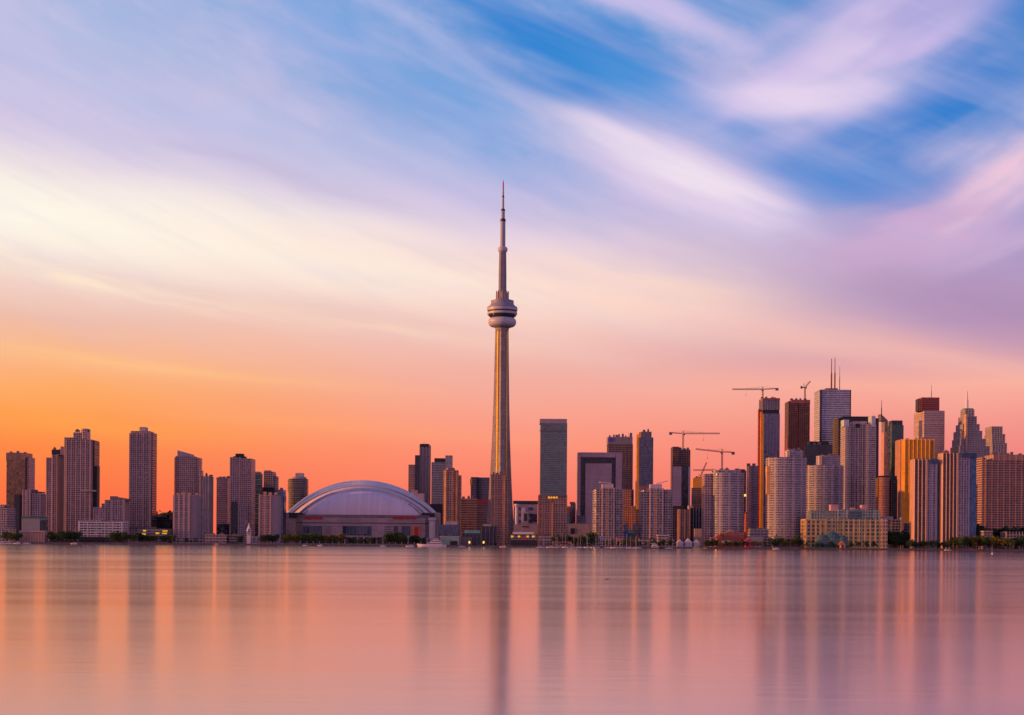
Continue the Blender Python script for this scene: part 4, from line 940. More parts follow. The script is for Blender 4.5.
b = Bld('office_tower', 'unfinished tower with a mauve cladding panel and a crane on top', 680, 2360, 'tower')
b.box('west_core', 670.4, 678.6, 446.6, F_RAW, d=30); b.box('east_frame', 678.7, 690.0, 449.6, F_RAW, off=1, d=28, slab=(3.4, 0.5, 0.5, M_CONC_D)); b.box('cladding_panel', 672.6, 681.4, 466.6, pl, yb=506, off=-0.9, d=0.8)
b.box('cladding_panel', 688.2, 690.3, 467, pl, yb=506, off=-0.2, d=0.9); b.box('dark_seam', 681.6, 687.8, 466, F_DGLASS_SHADE, off=-0.5, d=0.9); b.units(679, 689.6, 449.6, 3, 5)
b = Bld('office_block', 'bright orange lit block over a brown wing beside the unfinished tower', 698, 2560)
b.box('lit_block', 690.8, 705.6, 478.2, F_GOLD_SUN, yb=None, d=26); b.box('brown_wing', 691, 701.2, 487.8, F_BSTONE, off=-8, d=7.6); b.box('cap', 694, 701, 477, plain('orange_stone', (0.55, 0.24, 0.12)), yb=478.4, off=4, d=12)  # low sun on the lit block is painted as a gold facade
b = Bld('apartment_block', 'brown mid-rise with a dark gridded right wing behind the white tents', 690, 1990)
b.box('west_wing', 677.6, 690, 509.4, F_BROWN, d=22, pier=(5, 1.6, 0.6, plain('orange_stone2', (0.42, 0.24, 0.17)))); b.box('east_wing', 690.1, 702, 507.8, F_DGLASS_SHADE, off=2, d=22, pier=(3.4, 0.7, 0.5, M_CONC)); b.box('pale_cap', 687.6, 692.6, 505.6, M_BEIGE, yb=509, off=3, d=10); b.box('pale_base', 694, 702, 528.6, M_BEIGE, off=-3, d=4.6)

# ================================================================== EAST (px 700-1024)
def curved_condo(px0, px1, ytop, cap0, cap1, ycap, label, Y, wing=None):
    b = Bld(T, label, (px0 + px1) / 2, Y, 'tower')
    b.box('curved_body', px0, px1, ytop, F_CURVE, d=40, shape='round', slab=(2.9, 0.8, 0.6, M_SLAB), cap=M_CONC)
    if wing: b.box('flat_wing', wing[0], wing[1], wing[2], F_PINK, off=8, d=22, slab=(2.9, 0.9, 0.9, M_SLAB_P))
    b.box('roof_storey', cap0, cap1, ycap, F_CURVE, yb=ytop + 0.4, off=7, d=24, shape='round', slab=(2.9, 0.6, 0.6, M_SLAB))
    b.box('lift_house', cap0 + 1, cap0 + 5, ycap + 0.2, plain('warm_plaster', (0.5, 0.36, 0.3)), yb=ytop + 0.4, off=4.5, d=8)
    b.units(cap0 + 4, cap1 - 1, ycap, 3, 12, hmax=2.5)
    b.box('podium', px0 - 1, px1 + 1, 537.5, F_LOW, off=-9, d=8)
    return b
curved_condo(710.6, 743.8, 472.4, 713.5, 741, 469.8, 'rounded banded tower with a flat left wing above the red-brick sheds', 1850, wing=(702.2, 711.8, 473.8))
b = curved_condo(766.8, 806.2, 457.0, 785, 803, 450.2, 'largest rounded banded tower with sunlit left edge, left of the yellow terminal', 1840)
b.box('lit_edge', 765.6, 770.6, 466, F_GOLD_SUN, yb=494, off=7, d=9, slab=(2.9, 0.4, 0.6, M_SLAB)); b.box('lit_edge', 768, 772, 460.5, F_GOLD_SUN, yb=466, off=8, d=9)  # gold boxes added along the left edge as painted sun glints
b = curved_condo(806.8, 843.0, 465.0, 817, 839.4, 455.6, 'rounded banded tower behind the left half of the yellow terminal', 1960)
b = Bld('office_tower', 'narrow rose tower between rounded tower and hoist-clad high-rise', 752, 2300, 'tower')
b.box('rose_face', 746.4, 751.4, 465.6, F_ROSE, d=24); b.box('glass_face', 751.5, 758.0, 465.8, F_MAUVE, off=2, d=22); b.units(747, 757, 465.6, 2, 7)
b = Bld('office_tower', 'black slab squeezed behind the right edge of the red-brick-shed tower', 743, 2420, 'tower')
b.box('dark_body', 737.8, 746.0, 470.4, F_DGLASS_SHADE, d=24); b.box('roof_storey', 739, 745, 469.2, M_DARK, yb=470.6, off=5, d=12); b.plate('lit_window', 743.6, 746.2, 494.2, 496.4, M_LAMP, -0.6, 0.4)

b = Bld('office_tower', 'unfinished blue glass high-rise with red hoist and a level crane on top', 768, 2480, 'tower')
b.box('glass_body', 763.6, 779.2, 413.6, facade('blue_violet_glass', (0.15, 0.14, 0.20), (0.13, 0.13, 0.20), 3.6, 2.4, 0.16, 0.2, 0.1, 0.4, gmetal=0.5), d=36, pier=(4.8, 0.5, 0.4, plain('blue_fin', (0.16, 0.15, 0.22))))
b.box('lit_edge', 760.4, 763.5, 412, F_GOLD_SUN, off=3, d=30); b.box('hoist_tower', 757.4, 760.3, 409, plain('red_hoist', (0.36, 0.07, 0.05), 0.8), off=8, d=8, slab=(4, 0.3, 0.5, M_DARK)); b.box('bare_storeys', 759.4, 779.4, 409.8, M_DARK, yb=413.5, off=1, d=34)  # lit edge: sunlight on the left side painted in gold
b.box('upper_storeys', 759.2, 779.6, 399.4, facade('upper_frame', (0.26, 0.2, 0.24), (0.1, 0.1, 0.15), 3.6, 2.4, 0.2, 0.3), yb=409.9, off=-0.5, d=36, pier=(3.6, 0.5, 0.4, M_CONC)); b.box('safety_screen', 758.9, 780, 398.0, plain('red_screen', (0.30, 0.11, 0.10)), yb=400, off=-1.2, d=37); b.units(761, 778, 398.2, 4, 5, hmax=2.4)
b = Bld('office_tower', 'unfinished reddish concrete high-rise with a raised crane on top', 798, 2560, 'tower')
b.box('west_bay', 788.0, 797.2, 401.2, F_RAW, d=34, slab=(3.4, 0.5, 0.5, plain('raw_slab', (0.26, 0.12, 0.09)))); b.box('east_bay', 798.6, 809.4, 401.2, F_RAW, d=34, slab=(3.4, 0.5, 0.5, plain('raw_slab', (0.26, 0.12, 0.09)))); b.box('red_joint', 797.25, 798.55, 403, plain('red_hoist', (0.36, 0.07, 0.05)), off=2, d=6)
b.box('safety_screen', 787.4, 810.2, 399.8, plain('red_screen', (0.30, 0.11, 0.10)), yb=403.4, off=-1.2, d=36.5); b.box('hoist_tower', 786.2, 787.9, 437, plain('red_hoist', (0.36, 0.07, 0.05)), off=4, d=6); b.units(789, 809, 399.8, 4, 6, hmax=2.6)
b = Bld('office_tower', 'white banded office tower with three rooftop masts', 834, 2700, 'tower')
b.box('tower_body', 813.8, 850.2, 389.6, F_BANK, d=48); b.box('corner_pier', 819.2, 821.4, 389.8, F_DGLASS_SHADE, off=-0.8, d=5); b.box('corner_pier', 849.0, 850.6, 390, M_DARK, off=-0.8, d=5)
b.box('roof_storey', 823.4, 838, 388.2, M_CONC_D, yb=389.8, off=10, d=22); b.mast(831.4, 358.6, 389.4, 1.5, 16, plain('dull_red_mast', (0.2, 0.06, 0.06))); b.mast(834.8, 357.6, 389.4, 1.4, 22, plain('dull_red_mast', (0.2, 0.06, 0.06))); b.mast(839.6, 366, 389.4, 0.8, 18)
b = Bld('office_block', 'low black slab below the masted white office tower', 818, 2330)
b.box('dark_body', 804, 832.2, 444.5, F_DGLASS_SHADE, d=30); b.box('roof_storey', 808, 829, 441.4, M_DARK, yb=444.7, off=5, d=16); b.units(806, 822, 444.4, 3, 4)
b = Bld('office_tower', 'black steel office tower hidden behind the blue-capped condo tower', 855, 2500, 'tower')
b.box('dark_body', 832.4, 878.4, 418.0, facade('black_steel_facade', (0.022, 0.02, 0.027), (0.018, 0.018, 0.026), 3.8, 1.6, 0.35, 0.3), d=44); b.box('roof_storey', 840, 872, 416.4, M_DARK, yb=418.2, off=8, d=20)
b = Bld(T, 'big grey condo tower with pale blue glass caps at both corners', 858, 2040, 'tower')
b.box('west_bay', 840.4, 850.0, 424.0, F_CURVE, d=30, slab=(2.9, 0.7, 0.9, M_SLAB)); b.box('middle_bay', 850.1, 866.4, 424.6, F_CONDO, off=1.5, d=30, slab=(2.9, 0.5, 0.5, M_SLAB), pier=(5.4, 0.9, 0.8, M_CONC)); b.box('east_bay', 866.5, 875.4, 424.2, F_CURVE, d=30, slab=(2.9, 0.7, 0.9, M_SLAB))
capg = facade('pale_cap_glass', (0.46, 0.52, 0.56), (0.42, 0.50, 0.57), 4, 2, 0.12, 0.08, 0.15, 0.2)
b.box('glass_cap', 840.8, 849.2, 419.6, capg, yb=426, off=-0.8, d=20); b.box('glass_cap', 868.2, 875.6, 415.8, capg, yb=426, off=-0.8, d=20); b.box('roof_storey', 850.4, 867, 421.4, plain('warm_plaster', (0.5, 0.36, 0.3)), yb=424.8, off=5, d=16); b.box('dark_window', 855.6, 860, 423.6, M_DARK, yb=427.6, off=0.6, d=0.8)
b = Bld('office_tower', 'dark tower with a thin needle spire and slanted top', 884, 2640, 'tower')
b.box('orange_face', 880.6, 886.4, 432, plain('rose_stone', (0.5, 0.27, 0.22)), d=22); b.box('upper_body', 880.9, 887.6, 420.6, F_MAUVE, off=5, d=24); wedge(b, 'slanted_top', 881.0, 887.5, 420.8, 413.8, 420.0, M_CONC_D, 5.2, 22); b.mast(881.5, 400.4, 416, 0.9, 8, M_DARK, 'spire')
b = Bld('office_tower', 'dark green glass tower right of the needle-spired tower', 895, 2560, 'tower')
b.box('glass_body', 886.6, 903.2, 425, facade('green_glass', (0.05, 0.09, 0.09), (0.035, 0.085, 0.08), 3.9, 2.2, 0.3, 0.06), d=34); b.box('crown', 888.4, 902.6, 420.4, F_DGLASS_SHADE, yb=425.2, off=3, d=26)
b = Bld('office_block', 'brown rounded block with a blazing left edge under the green glass tower', 886, 2300)
b.box('round_body', 876.8, 890, 477.4, facade('rust_facade', (0.34, 0.15, 0.1), (0.16, 0.07, 0.06), 3.6, 2, 0.35, 0.3), d=30, shape='round'); b.box('dark_body', 886.4, 897.2, 479.4, F_DGLASS_SHADE, off=-1.5, d=30); b.box('lit_edge', 875.2, 878.0, 478, F_GOLD_SUN, yb=497, off=6, d=12); b.box('dark_cap', 877, 897, 475.8, M_DARK, yb=479.6, off=6, d=20)  # lit edge: orange sunlight painted as a gold facade
b = Bld('office_tower', 'rose granite bank tower with a deep red crown and thin mast', 929, 2640, 'tower')
b.box('tower_body', 913.4, 944.2, 410.6, facade('pale_rose_facade', (0.48, 0.34, 0.34), (0.17, 0.13, 0.15), 3.9, 1.8, 0.36, 0.36), d=68); b.box('crown', 921.8, 939.4, 397.4, F_REDG, yb=410.8, off=6, d=36); b.box('crown_recess', 916.2, 920, 398.8, M_DARK, yb=411, off=12, d=20)
b.box('crown_wing', 920.1, 921.7, 399, F_REDG, yb=411, off=8, d=20); b.mast(931.4, 384.6, 397.6, 0.8, 16)
b = Bld('office_tower', 'shimmering gold glass tower behind the striped waterfront towers', 918, 2450, 'tower')
b.box('rose_flank', 897.4, 902.0, 440.0, plain('rose_flank_stone', (0.42, 0.22, 0.17)), off=4, d=34)
# saw-tooth gold front
def sawtooth(bl, part, x0, x1, yt, mat, n, off, d, dep):
    a, z1 = bl.loc(x0, yt, off); c, _ = bl.loc(x1, yt, off); m = MB(); pts = []
    for i in range(n):
        xa = a + (c - a) * i / n; xb = a + (c - a) * (i + 1) / n
        pts += [(xa, off + dep), (xa + (xb - xa) * 0.78, off), (xb - 0.02, off + dep * 0.5)]
    pts += [(c, off + d), (a, off + d)]
    m.prism(pts, 0, z1, 0, 1); return m.build(part, [mat, M_ROOF], bl.root)
sawtooth(b, 'gold_front', 902.1, 935.2, 439.2, F_GOLD_SUN, 8, 0, 40, 3.4)
b.box('dark_seam', 930.6, 932, 440, F_BRONZE, off=-0.4, d=1.2); b.units(904, 934, 439.2, 4, 12, plain('gold_unit', (0.4, 0.26, 0.12)))

def stepped(name, label, Y, tiers, spire=None, mat=None):
    b = Bld(name, label, (tiers[0][0] + tiers[0][1]) / 2, Y, 'tower')
    off = 0.0
    for i, (x0, x1, yt) in enumerate(tiers):
        yb = None if i == 0 else tiers[i - 1][2] + 0.15
        b.box('tier', x0, x1, yt, mat or F_STEP, yb=yb, off=off, d=56 - 2 * off, pier=(4.8, 0.8, 0.4, plain('step_stone', (0.42, 0.34, 0.31))), cap=M_TEAL)
        off += 3.0
    return b
b = stepped('office_tower', 'pyramid-stepped grey tower with a slim white spire', 2562, [(950.2, 989.2, 446), (952.2, 985.6, 438.6), (953.6, 982, 430.8), (956.0, 979.4, 424), (958.4, 976.6, 416.2), (960.8, 974.2, 409.4)])
b.box('lit_rib', 963.6, 967.6, 414, plain('sunlit_rib_tint', (0.48, 0.31, 0.2)), off=-2.6, d=14, yb=452); b.box('copper_cap', 961.6, 973.4, 408.2, M_TEAL, yb=409.6, off=18, d=18)  # warm rib colour paints sunlight on the stone
b.mast(966.8, 391.4, 408.4, 2.9, 27, plain('bright_white', (0.75, 0.7, 0.66), 0.5, 0.05), 'spire')
b = stepped('office_tower', 'lower stepped grey tower right of the pyramid-stepped one', 2820, [(983.6, 1009.0, 453), (984.0, 1006.8, 443), (984.6, 1005.0, 434), (985.4, 1002.4, 426.4)])

def striped(px0, px1, ytop, label, split, blue, plants):
    b = Bld(T, label, (px0 + px1) / 2, 1796, 'tower')
    fs = facade('striped_tower_facade', (0.16, 0.10, 0.085), (0.022, 0.02, 0.03), 2.9, 3.0, 0.22, 0.1)
    b.box('striped_body', px0, split, ytop, fs, d=14, pier=(4.3, 1.9, 1.2, plain('sun_orange_precast', (0.66, 0.38, 0.22), 0.75, 0.1), 0.36))  # orange sunlight painted into the colour of the pale piers
    b.box('grey_body', split + 0.1, blue, ytop + 1.2, facade('striped_grey_facade', (0.36, 0.29, 0.32), (0.06, 0.055, 0.075), 2.9, 3.2, 0.3, 0.42), off=1.5, d=28, pier=(5.4, 1.0, 0.6, M_SLAB))
    b.box('blue_glass_strip', blue + 0.1, px1, ytop + 0.6, facade('azure_glass', (0.06, 0.11, 0.2), (0.06, 0.14, 0.26), 2.9, 2.4, 0.2, 0.12), off=3, d=24)
    b.box('blue_parapet', split - 2, px1 + 0.2, ytop - 0.6, plain('blue_parapet_paint', (0.035, 0.075, 0.16)), yb=ytop + 3.6, off=-1.2, d=28)
    for p0, p1, c in plants:
        x0, z0 = b.loc(p0, ytop - 0.4, 6); x1, _ = b.loc(p1, ytop - 0.4, 6); m = MB(); rnd = random.Random(int(p0))
        for i in range(160):
            x = rnd.uniform(x0, x1); zz = z0 + rnd.random() ** 1.5 * 3.6; y = rnd.uniform(2, 10); s = rnd.uniform(0.3, 0.7)
            v = [Vector((rnd.uniform(-1, 1), rnd.uniform(-1, 1), rnd.uniform(-1, 1))) * s for _ in range(3)]
            m.face([tuple(Vector((x, y, zz)) + q) for q in v])
        m.build('roof_planting', foliage('roof_green' if c == 'g' else 'roof_amber', (0.07, 0.13, 0.04) if c == 'g' else (0.42, 0.2, 0.04)), b.root)
    b.units(px0 + 3, split, ytop, 2, 10)
striped(910.4, 938.0, 459.6, 'shorter of the two vertically striped waterfront towers, in front of the gold tower', 926.6, 936.4, [(921, 936, 'g')])
striped(938.4, 976.2, 453.4, 'taller vertically striped waterfront tower with a blue glass right edge', 957.6, 969.0, [(944, 952, 'a'), (951, 960, 'g')])

b = Bld('hotel', 'broad brown gridded hotel filling the right edge of the photo', 1004, 1960)
b.box('west_bay', 976.6, 985.4, 457.4, F_HOTEL, d=30, slab=(3.0, 0.5, 0.7, M_SLAB_P)); b.box('main_body', 985.5, 1046, 460.6, F_HOTEL, off=-1.5, d=36, pier=(7.6, 1.2, 0.8, plain('hotel_pier', (0.32, 0.17, 0.13))), slab=(3.0, 0.6, 0.8, plain('hotel_band', (0.40, 0.24, 0.2))))
b.box('cornice', 984.6, 1046.4, 454.6, plain('hotel_cornice', (0.42, 0.24, 0.18)), yb=460.8, off=-2.6, d=38, pier=(7.6, 0.8, 0.4, M_BRICK)); b.units(990, 1040, 454.6, 6, 14)
b = Bld('parking_garage', 'low slatted pink parkade before the brown hotel', 1016, 1850)
b.box('deck', 1001, 1048, 532.0, F_DGLASS_SHADE, d=20, slab=(3.4, 0.5, 1.0, M_SLAB_P), pier=(4, 0.7, 0.7, M_SLAB_P))
b = Bld('shed', 'small pink flat-roofed pavilion among the trees before the brown hotel', 986, 1850)
b.box('hall', 980, 992.4, 531.8, F_LOW, d=14, slab=(3, 0.5, 0.6, M_SLAB_P)); b.box('roof', 979.4, 993, 530.8, M_SLAB_P, yb=532, off=-0.8, d=16)

# ---- yellow terminal
b = Bld('terminal_building', 'long yellow terminal with green glazed upper storeys and a teal pavilion before it', 843, 1800, 'terminal')
b.box('west_block', 801.0, 826.2, 519.8, F_YELLOW, d=30, pier=(6.0, 1.6, 0.6, plain('yellow_stone', (0.55, 0.36, 0.18)))); b.box('east_block', 826.3, 887.2, 519.2, F_YELLOW, off=1.2, d=30, pier=(6.4, 1.3, 0.5, plain('peach_stone', (0.54, 0.38, 0.20))))
b.box('east_pier', 880.4, 887.4, 518.6, facade('peach_facade', (0.52, 0.33, 0.22), (0.07, 0.06, 0.06), 4.6, 3.2, 0.4, 0.5), off=-0.8, d=8)
b.box('cornice', 800.8, 826.4, 519.0, plain('yellow_stone', (0.55, 0.36, 0.18)), yb=520.4, off=-0.9, d=31); b.box('ground_arcade', 800.8, 826, 535.6, plain('yellow_stone', (0.55, 0.36, 0.18)), off=-0.7, d=1, yb=537.2)
b.box('upper_glazed_block', 808.0, 838, 510.6, F_GREENG, yb=519.4, off=8, d=18, pier=(3.4, 0.8, 0.5, plain('sage_metal', (0.3, 0.33, 0.24)))); b.box('upper_glazed_block', 838.1, 880, 509.6, F_GREENG, yb=519.4, off=7, d=20, pier=(5.2, 0.7, 0.4, M_CONC))
b.box('lift_house', 829, 838.4, 504.6, plain('rose_plaster', (0.52, 0.27, 0.24)), yb=510.8, off=11, d=10); b.box('lift_house', 859.8, 867.6, 505.0, plain('rose_plaster', (0.52, 0.27, 0.24)), yb=510, off=11, d=10); b.box('lift_house', 848.6, 855.6, 507.6, plain('rose_plaster', (0.52, 0.27, 0.24)), yb=510, off=11, d=10); b.box('glass_stair', 848.8, 862, 510.6, F_TEAL, yb=519.4, off=5.6, d=1.2)
m = MB(); b2 = Bld('glass_pavilion', 'low domed teal glass pavilion in front of the yellow terminal', 831, 1779, 'pavilion')
def half_dome(part, x0, x1, yt, off, dep, mat):
    a, _ = b2.loc(x0, 540, off); c, _ = b2.loc(x1, 540, off); z1 = b2.loc((x0 + x1) / 2, yt, off)[1]; mm = MB(); n = 20; K = 6
    def P(i, k):
        A = math.pi * i / n; f = k / K * math.pi / 2; x = (a + c) / 2 - (c - a) / 2 * math.cos(A); h = z1 * math.sin(A) ** 0.7
        return (x, off - dep * math.sin(f) * math.sin(A) ** .5, h * math.cos(f) ** 0.8)
    for i in range(n):
        for k in range(K): mm.face([P(i, k), P(i, k + 1), P(i + 1, k + 1), P(i + 1, k)], 0, [(i, k), (i, k + 1), (i + 1, k + 1), (i + 1, k)])
    return mm.build(part, mat, b2.root)
tg = facade('teal_pavilion_glass', (0.13, 0.20, 0.175), (0.03, 0.085, 0.075), 1.0, 1.0, 0.14, 0.14, 0.15, 0.5, blind=0.1)
half_dome('west_dome', 814.5, 832, 534.6, 6, 7, tg); half_dome('main_dome', 822, 842, 531.2, 9, 9, tg); half_dome('east_dome', 836, 849, 535.4, 6, 7, tg)
b = Bld('office_block', 'grey banded low block right of the yellow terminal', 897, 1850)
b.box('main_block', 887.4, 900.8, 519.4, F_LOW, d=20, slab=(3.4, 0.5, 1.2, M_CONC)); b.box('end_pier', 900.9, 903.6, 517.6, M_SLAB_P, off=-1, d=20); b.box('east_block', 903.7, 912, 523.4, F_LOW, off=2, d=18); b.box('roof_storey', 880.4, 893, 516.4, M_SLAB, yb=519.6, off=5, d=10)

# ---- red brick power house and chimney
b = Bld('brick_shed', 'red-brick gabled sheds below the rounded tower, beside a brick chimney', 729, 1795)
b.box('west_shed', 715.4, 722, 537.4, M_REDB, d=14); b.box('main_shed', 718.4, 744.4, 532.6, facade('red_shed_facade', (0.34, 0.09, 0.065), (0.10, 0.06, 0.06), 5, 4.5, 0.5, 0.6, blind=0.3), off=4, d=16)
def gable(bl, part, x0, x1, yb, yt, mat, off, d):
    a, z0 = bl.loc(x0, yb, off); c, _ = bl.loc(x1, yb, off); z1 = bl.loc((x0 + x1) / 2, yt, off)[1]; h = (a + c) / 2; e = off + d
    mm = MB(); mm.face([(a, off, z0), (c, off, z0), (h, off, z1)]); mm.face([(c, e, z0), (a, e, z0), (h, e, z1)]); mm.face([(c, off, z0), (c, e, z0), (h, e, z1), (h, off, z1)]); mm.face([(a, e, z0), (a, off, z0), (h, off, z1), (h, e, z1)])
    return mm.build(part, mat, bl.root)
gable(b, 'gable_roof', 715, 722.4, 537.4, 534.4, plain('red_roof', (0.38, 0.13, 0.09)), -0.5, 15); gable(b, 'gable_roof', 726, 737, 532.6, 529.9, plain('grey_rose_roof', (0.30, 0.2, 0.2)), 3.4, 16)
b.plate('pale_wall', 721, 730.4, 540.4, 543.4, M_BEIGE, -0.6, 0.5)
b = Bld('chimney', 'tall tapering red-brick chimney right of the brick sheds', 745.6, 1812, 'chimney')
zt = b.loc(745.6, 512.2)[1]; m = MB(); m.lathe([(2.1, 0), (1.9, zt * 0.35), (1.3, zt * 0.96)], 12); m.build('stack', plain('orange_red_brick', (0.46, 0.10, 0.06), 0.85), b.root)
m = MB(); m.lathe([(1.3, zt * 0.96), (1.6, zt * 0.965), (1.6, zt), (1.0, zt)], 12); m.build('collar', M_DARK, b.root)
b = Bld('office_block', 'low grey waterfront block between brick chimney and largest rounded tower', 758, 1815)
b.box('main_block', 748, 768.4, 529.4, F_LOW, d=16, slab=(3.4, 0.4, 0.8, M_CONC)); b.box('pale_shop', 748.6, 763, 536.6, M_SLAB, off=-5, d=4.6); b.units(750, 766, 529.4, 3, 5, hmax=2)
b.plate('lit_window', 751.2, 753.6, 526.0, 527.4, M_LAMP, 4.4, 0.3) if False else None
b = Bld('tent', 'magenta peaked marquee on the quay below the brick chimney', 749, 1776, 'tent')
gable(b, 'tent_roof', 744.4, 749.6, 541.6, 538.4, plain('magenta_cloth', (0.55, 0.05, 0.16), 0.7, 0.1), 0, 7); gable(b, 'tent_roof', 749.7, 754, 541.6, 539.2, plain('magenta_cloth', (0.55, 0.05, 0.16)), 0, 7); b.box('tent_wall', 744.6, 753.8, 541.7, plain('magenta_cloth', (0.55, 0.05, 0.16)), off=0.5, d=6)
for i, (p0, p1, yt, lab) in enumerate(((676.5, 683.6, 539.6, 'left white peaked tent on the quay below the twin white towers'), (684.2, 692.6, 538.4, 'larger middle white peaked tent in the quayside row of three'), (693.2, 699.8, 539.4, 'right white peaked tent beside the yellow water taxi'))):
    b = Bld('tent', lab, (p0 + p1) / 2, 1776, 'tent', 'white tents on the quay')
    gable(b, 'tent_roof', p0, p1, 542.6, yt, M_WHITE, 0, 8); b.box('tent_wall', p0 + .2, p1 - .2, 542.7, plain('tent_cloth', (0.5, 0.45, 0.5)), off=0.6, d=6.8)
# ---- low waterfront buildings
low = [
 (657, 668.5, 535.6, F_LOW, M_WHITE, 'white-roofed ferry booth below the right white balcony tower'),
 (604, 622, 539.2, F_LOW, M_SLAB_P, 'low pink kiosk row at the foot of the left white balcony tower'),
 (574, 590, 538.2, F_DGLASS_SHADE, M_CONC_D, 'dark low boathouse behind the marina masts'),
 (539, 553, 537.0, F_LOW, M_SLAB_P, 'low rose pavilion beneath the brown block with the orange sign'),
 (205, 228, 535.2, F_LOW, M_SLAB_P, 'low pink shed row right of the taupe slab'),
 (229, 243, 536.0, F_DGLASS_SHADE, M_CONC_D, 'dark low boat club below the dark-capped tower'),
 (252, 258.6, 537.2, F_WLOW, M_WHITE, 'small white hut left of the pink brick slab'),
 (772, 786, 537.6, F_LOW, M_SLAB, 'pale low restaurant at the foot of the largest rounded tower'),
 (-14, 16, 529.4, F_WLOW, M_SLAB, 'low pale marina building at the far left shore'),
 (49, 78, 535.5, F_DGLASS_SHADE, M_CONC_D, 'dark low terrace left of the white low-rise apartments'),
 (556, 571, 539.4, F_WLOW, M_WHITE, 'small white marina office with a flat roof left of the boathouse'),
]
for x0, x1, yt, fm, rm, lab in low:
    b = Bld('shed', lab, (x0 + x1) / 2, 1784); b.box('hall', x0, x1, yt, fm, d=11, slab=(3.2, 0.3, 0.6, M_CONC)); b.box('roof', x0 - 0.5, x1 + 0.5, yt - 0.6, rm, yb=yt + 0.1, off=-0.9, d=12.6); b.units(x0 + 2, x1 - 2, yt - 0.5, 2, 3, hmax=1.6)

flush()
# ------------------------------------------------------------------ cranes
def lattice(m, a, b, w, h, step, t):
    """three-dimensional lattice girder between two points"""
    a = Vector(a); b = Vector(b); d = (b - a); L = d.length; d.normalize()
    up = Vector((0, 0, 1)) if abs(d.z) < 0.9 else Vector((0, 1, 0)); s = d.cross(up).normalized() * (w / 2); u = s.cross(d).normalized() * (h / 2)
    C = [s + u, -s + u, -s - u, s - u]
    for c in C: m.beam(a + c, b + c, t)
    n = max(1, int(L / step))
    for i in range(n):
        p = a + d * (L * i / n); q = a + d * (L * (i + 1) / n)
        for k in range(4):
            j = (k + 1) % 4; m.beam(p + C[k], q + C[j], t * 0.7); m.beam(p + C[k], p + C[j], t * 0.6)
def crane(label, px, ybase, yjib, xtip, xback, Y, mat=None, ground=False, tip_y=None, back_y=None, apex=5.0):
    mat = mat or M_CRANE
    X, zj = W(px, yjib, Y); _, zb = W(px, ybase, Y)
    if ground: zb = GZ
    r = empty('tower_crane', (X, Y, zb), label, 'crane', 'tower cranes above the skyline')
    H = zj - zb
    m = MB(); lattice(m, (0, 0, 0), (0, 0, H), 2.0, 2.0, 3.0, 0.45); m.build('mast', mat, r)
    xt, zt = W(xtip, tip_y or yjib, Y); xb, zbk = W(xback, back_y or yjib, Y)
    sg = 1 if xt > X else -1
    m = MB(); lattice(m, (sg * 1.2, 0, H + 0.6), (xt - X, 0, zt - zb + 0.6), 1.6, 1.8, 2.6, 0.42); m.build('jib', mat, r)
    m = MB(); lattice(m, (-sg * 1.2, 0, H + 0.6), (xb - X, 0, zbk - zb + 0.6), 1.8, 1.2, 2.6, 0.42); m.build('counter_jib', mat, r)
    m = MB(); e = xb - X; m.box(min(e, e + sg * 4.6), max(e, e + sg * 4.6), -1.3, 1.3, zbk - zb - 2.8, zbk - zb + 1.2); m.build('counterweight', M_CONC_D, r)
    m = MB(); m.box(sg * 1.3 - 1.1, sg * 1.3 + 1.1, -3.0, -0.9, H - 2.4, H + 0.2); m.build('cab', M_DARK, r)
    m = MB(); m.beam((0, 0, H + 0.6), (0, 0, H + apex), 0.8); m.beam((-1.4, 0, H + 0.6), (0, 0, H + apex), 0.35); m.beam((1.4, 0, H + 0.6), (0, 0, H + apex), 0.35); m.build('tower_head', mat, r)
    m = MB(); top = (0, 0, H + apex); m.beam(top, ((xt - X) * 0.62, 0, zj - zb + (zt - zj) * 0.62 + 1.4), 0.16); m.beam(top, ((xt - X) * 0.3, 0, zj - zb + 1.6), 0.16); m.beam(top, ((xb - X) * 0.8, 0, zbk - zb + 1.2), 0.16); m.build('tie_rod', M_DARK, r)
    m = MB(); xh = (xt - X) * 0.55; m.beam((xh, 0, H - 0.2), (xh, 0, H - 9), 0.14); m.box(xh - 0.5, xh + 0.5, -0.5, 0.5, H - 10.2, H - 9); m.build('hook', M_DARK, r)
def luffing(label, px, ybase, ypivot, xt, yt, Y, ground=False, back=-1):
    X, zp = W(px, ypivot, Y); zb = GZ if ground else W(px, ybase, Y)[1]; x1, z1 = W(xt, yt, Y); H = zp - zb
    r = empty('tower_crane', (X, Y, zb), label, 'crane', 'tower cranes above the skyline')
    m = MB(); lattice(m, (0, 0, 0), (0, 0, H), 2.0, 2.0, 3.0, 0.45); m.build('mast', M_CRANE, r)
    m = MB(); lattice(m, (0, 0, H + 0.5), (x1 - X, 0, z1 - zb), 1.7, 1.7, 2.4, 0.42); m.build('jib', M_CRANE, r)
    m = MB(); m.box(min(0, back * 6), max(0, back * 6), -1.4, 1.4, H - 0.6, H + 0.6); m.box(back * 6 - 1.4, back * 6 + 1.4, -1.5, 1.5, H - 1.6, H + 2.4); m.build('counterweight', M_DARK, r)
    m = MB(); m.beam((back * 3, 0, H + 0.6), (back * 2, 0, H + 7), 0.5); m.beam((0, 0, H + 0.6), (back * 2, 0, H + 7), 0.4); m.beam((back * 2, 0, H + 7), (x1 - X, 0, z1 - zb), 0.16); m.build('tower_head', M_CRANE, r)
    m = MB(); m.box(0.6, 2.6, -2.6, -0.8, H - 1.6, H + 0.8); m.build('cab', M_DARK, r)
crane('level crane standing on the unfinished tower with the mauve panel', 683.2, 449.9, 433.8, 720, 669.2, 2374, back_y=433.0)
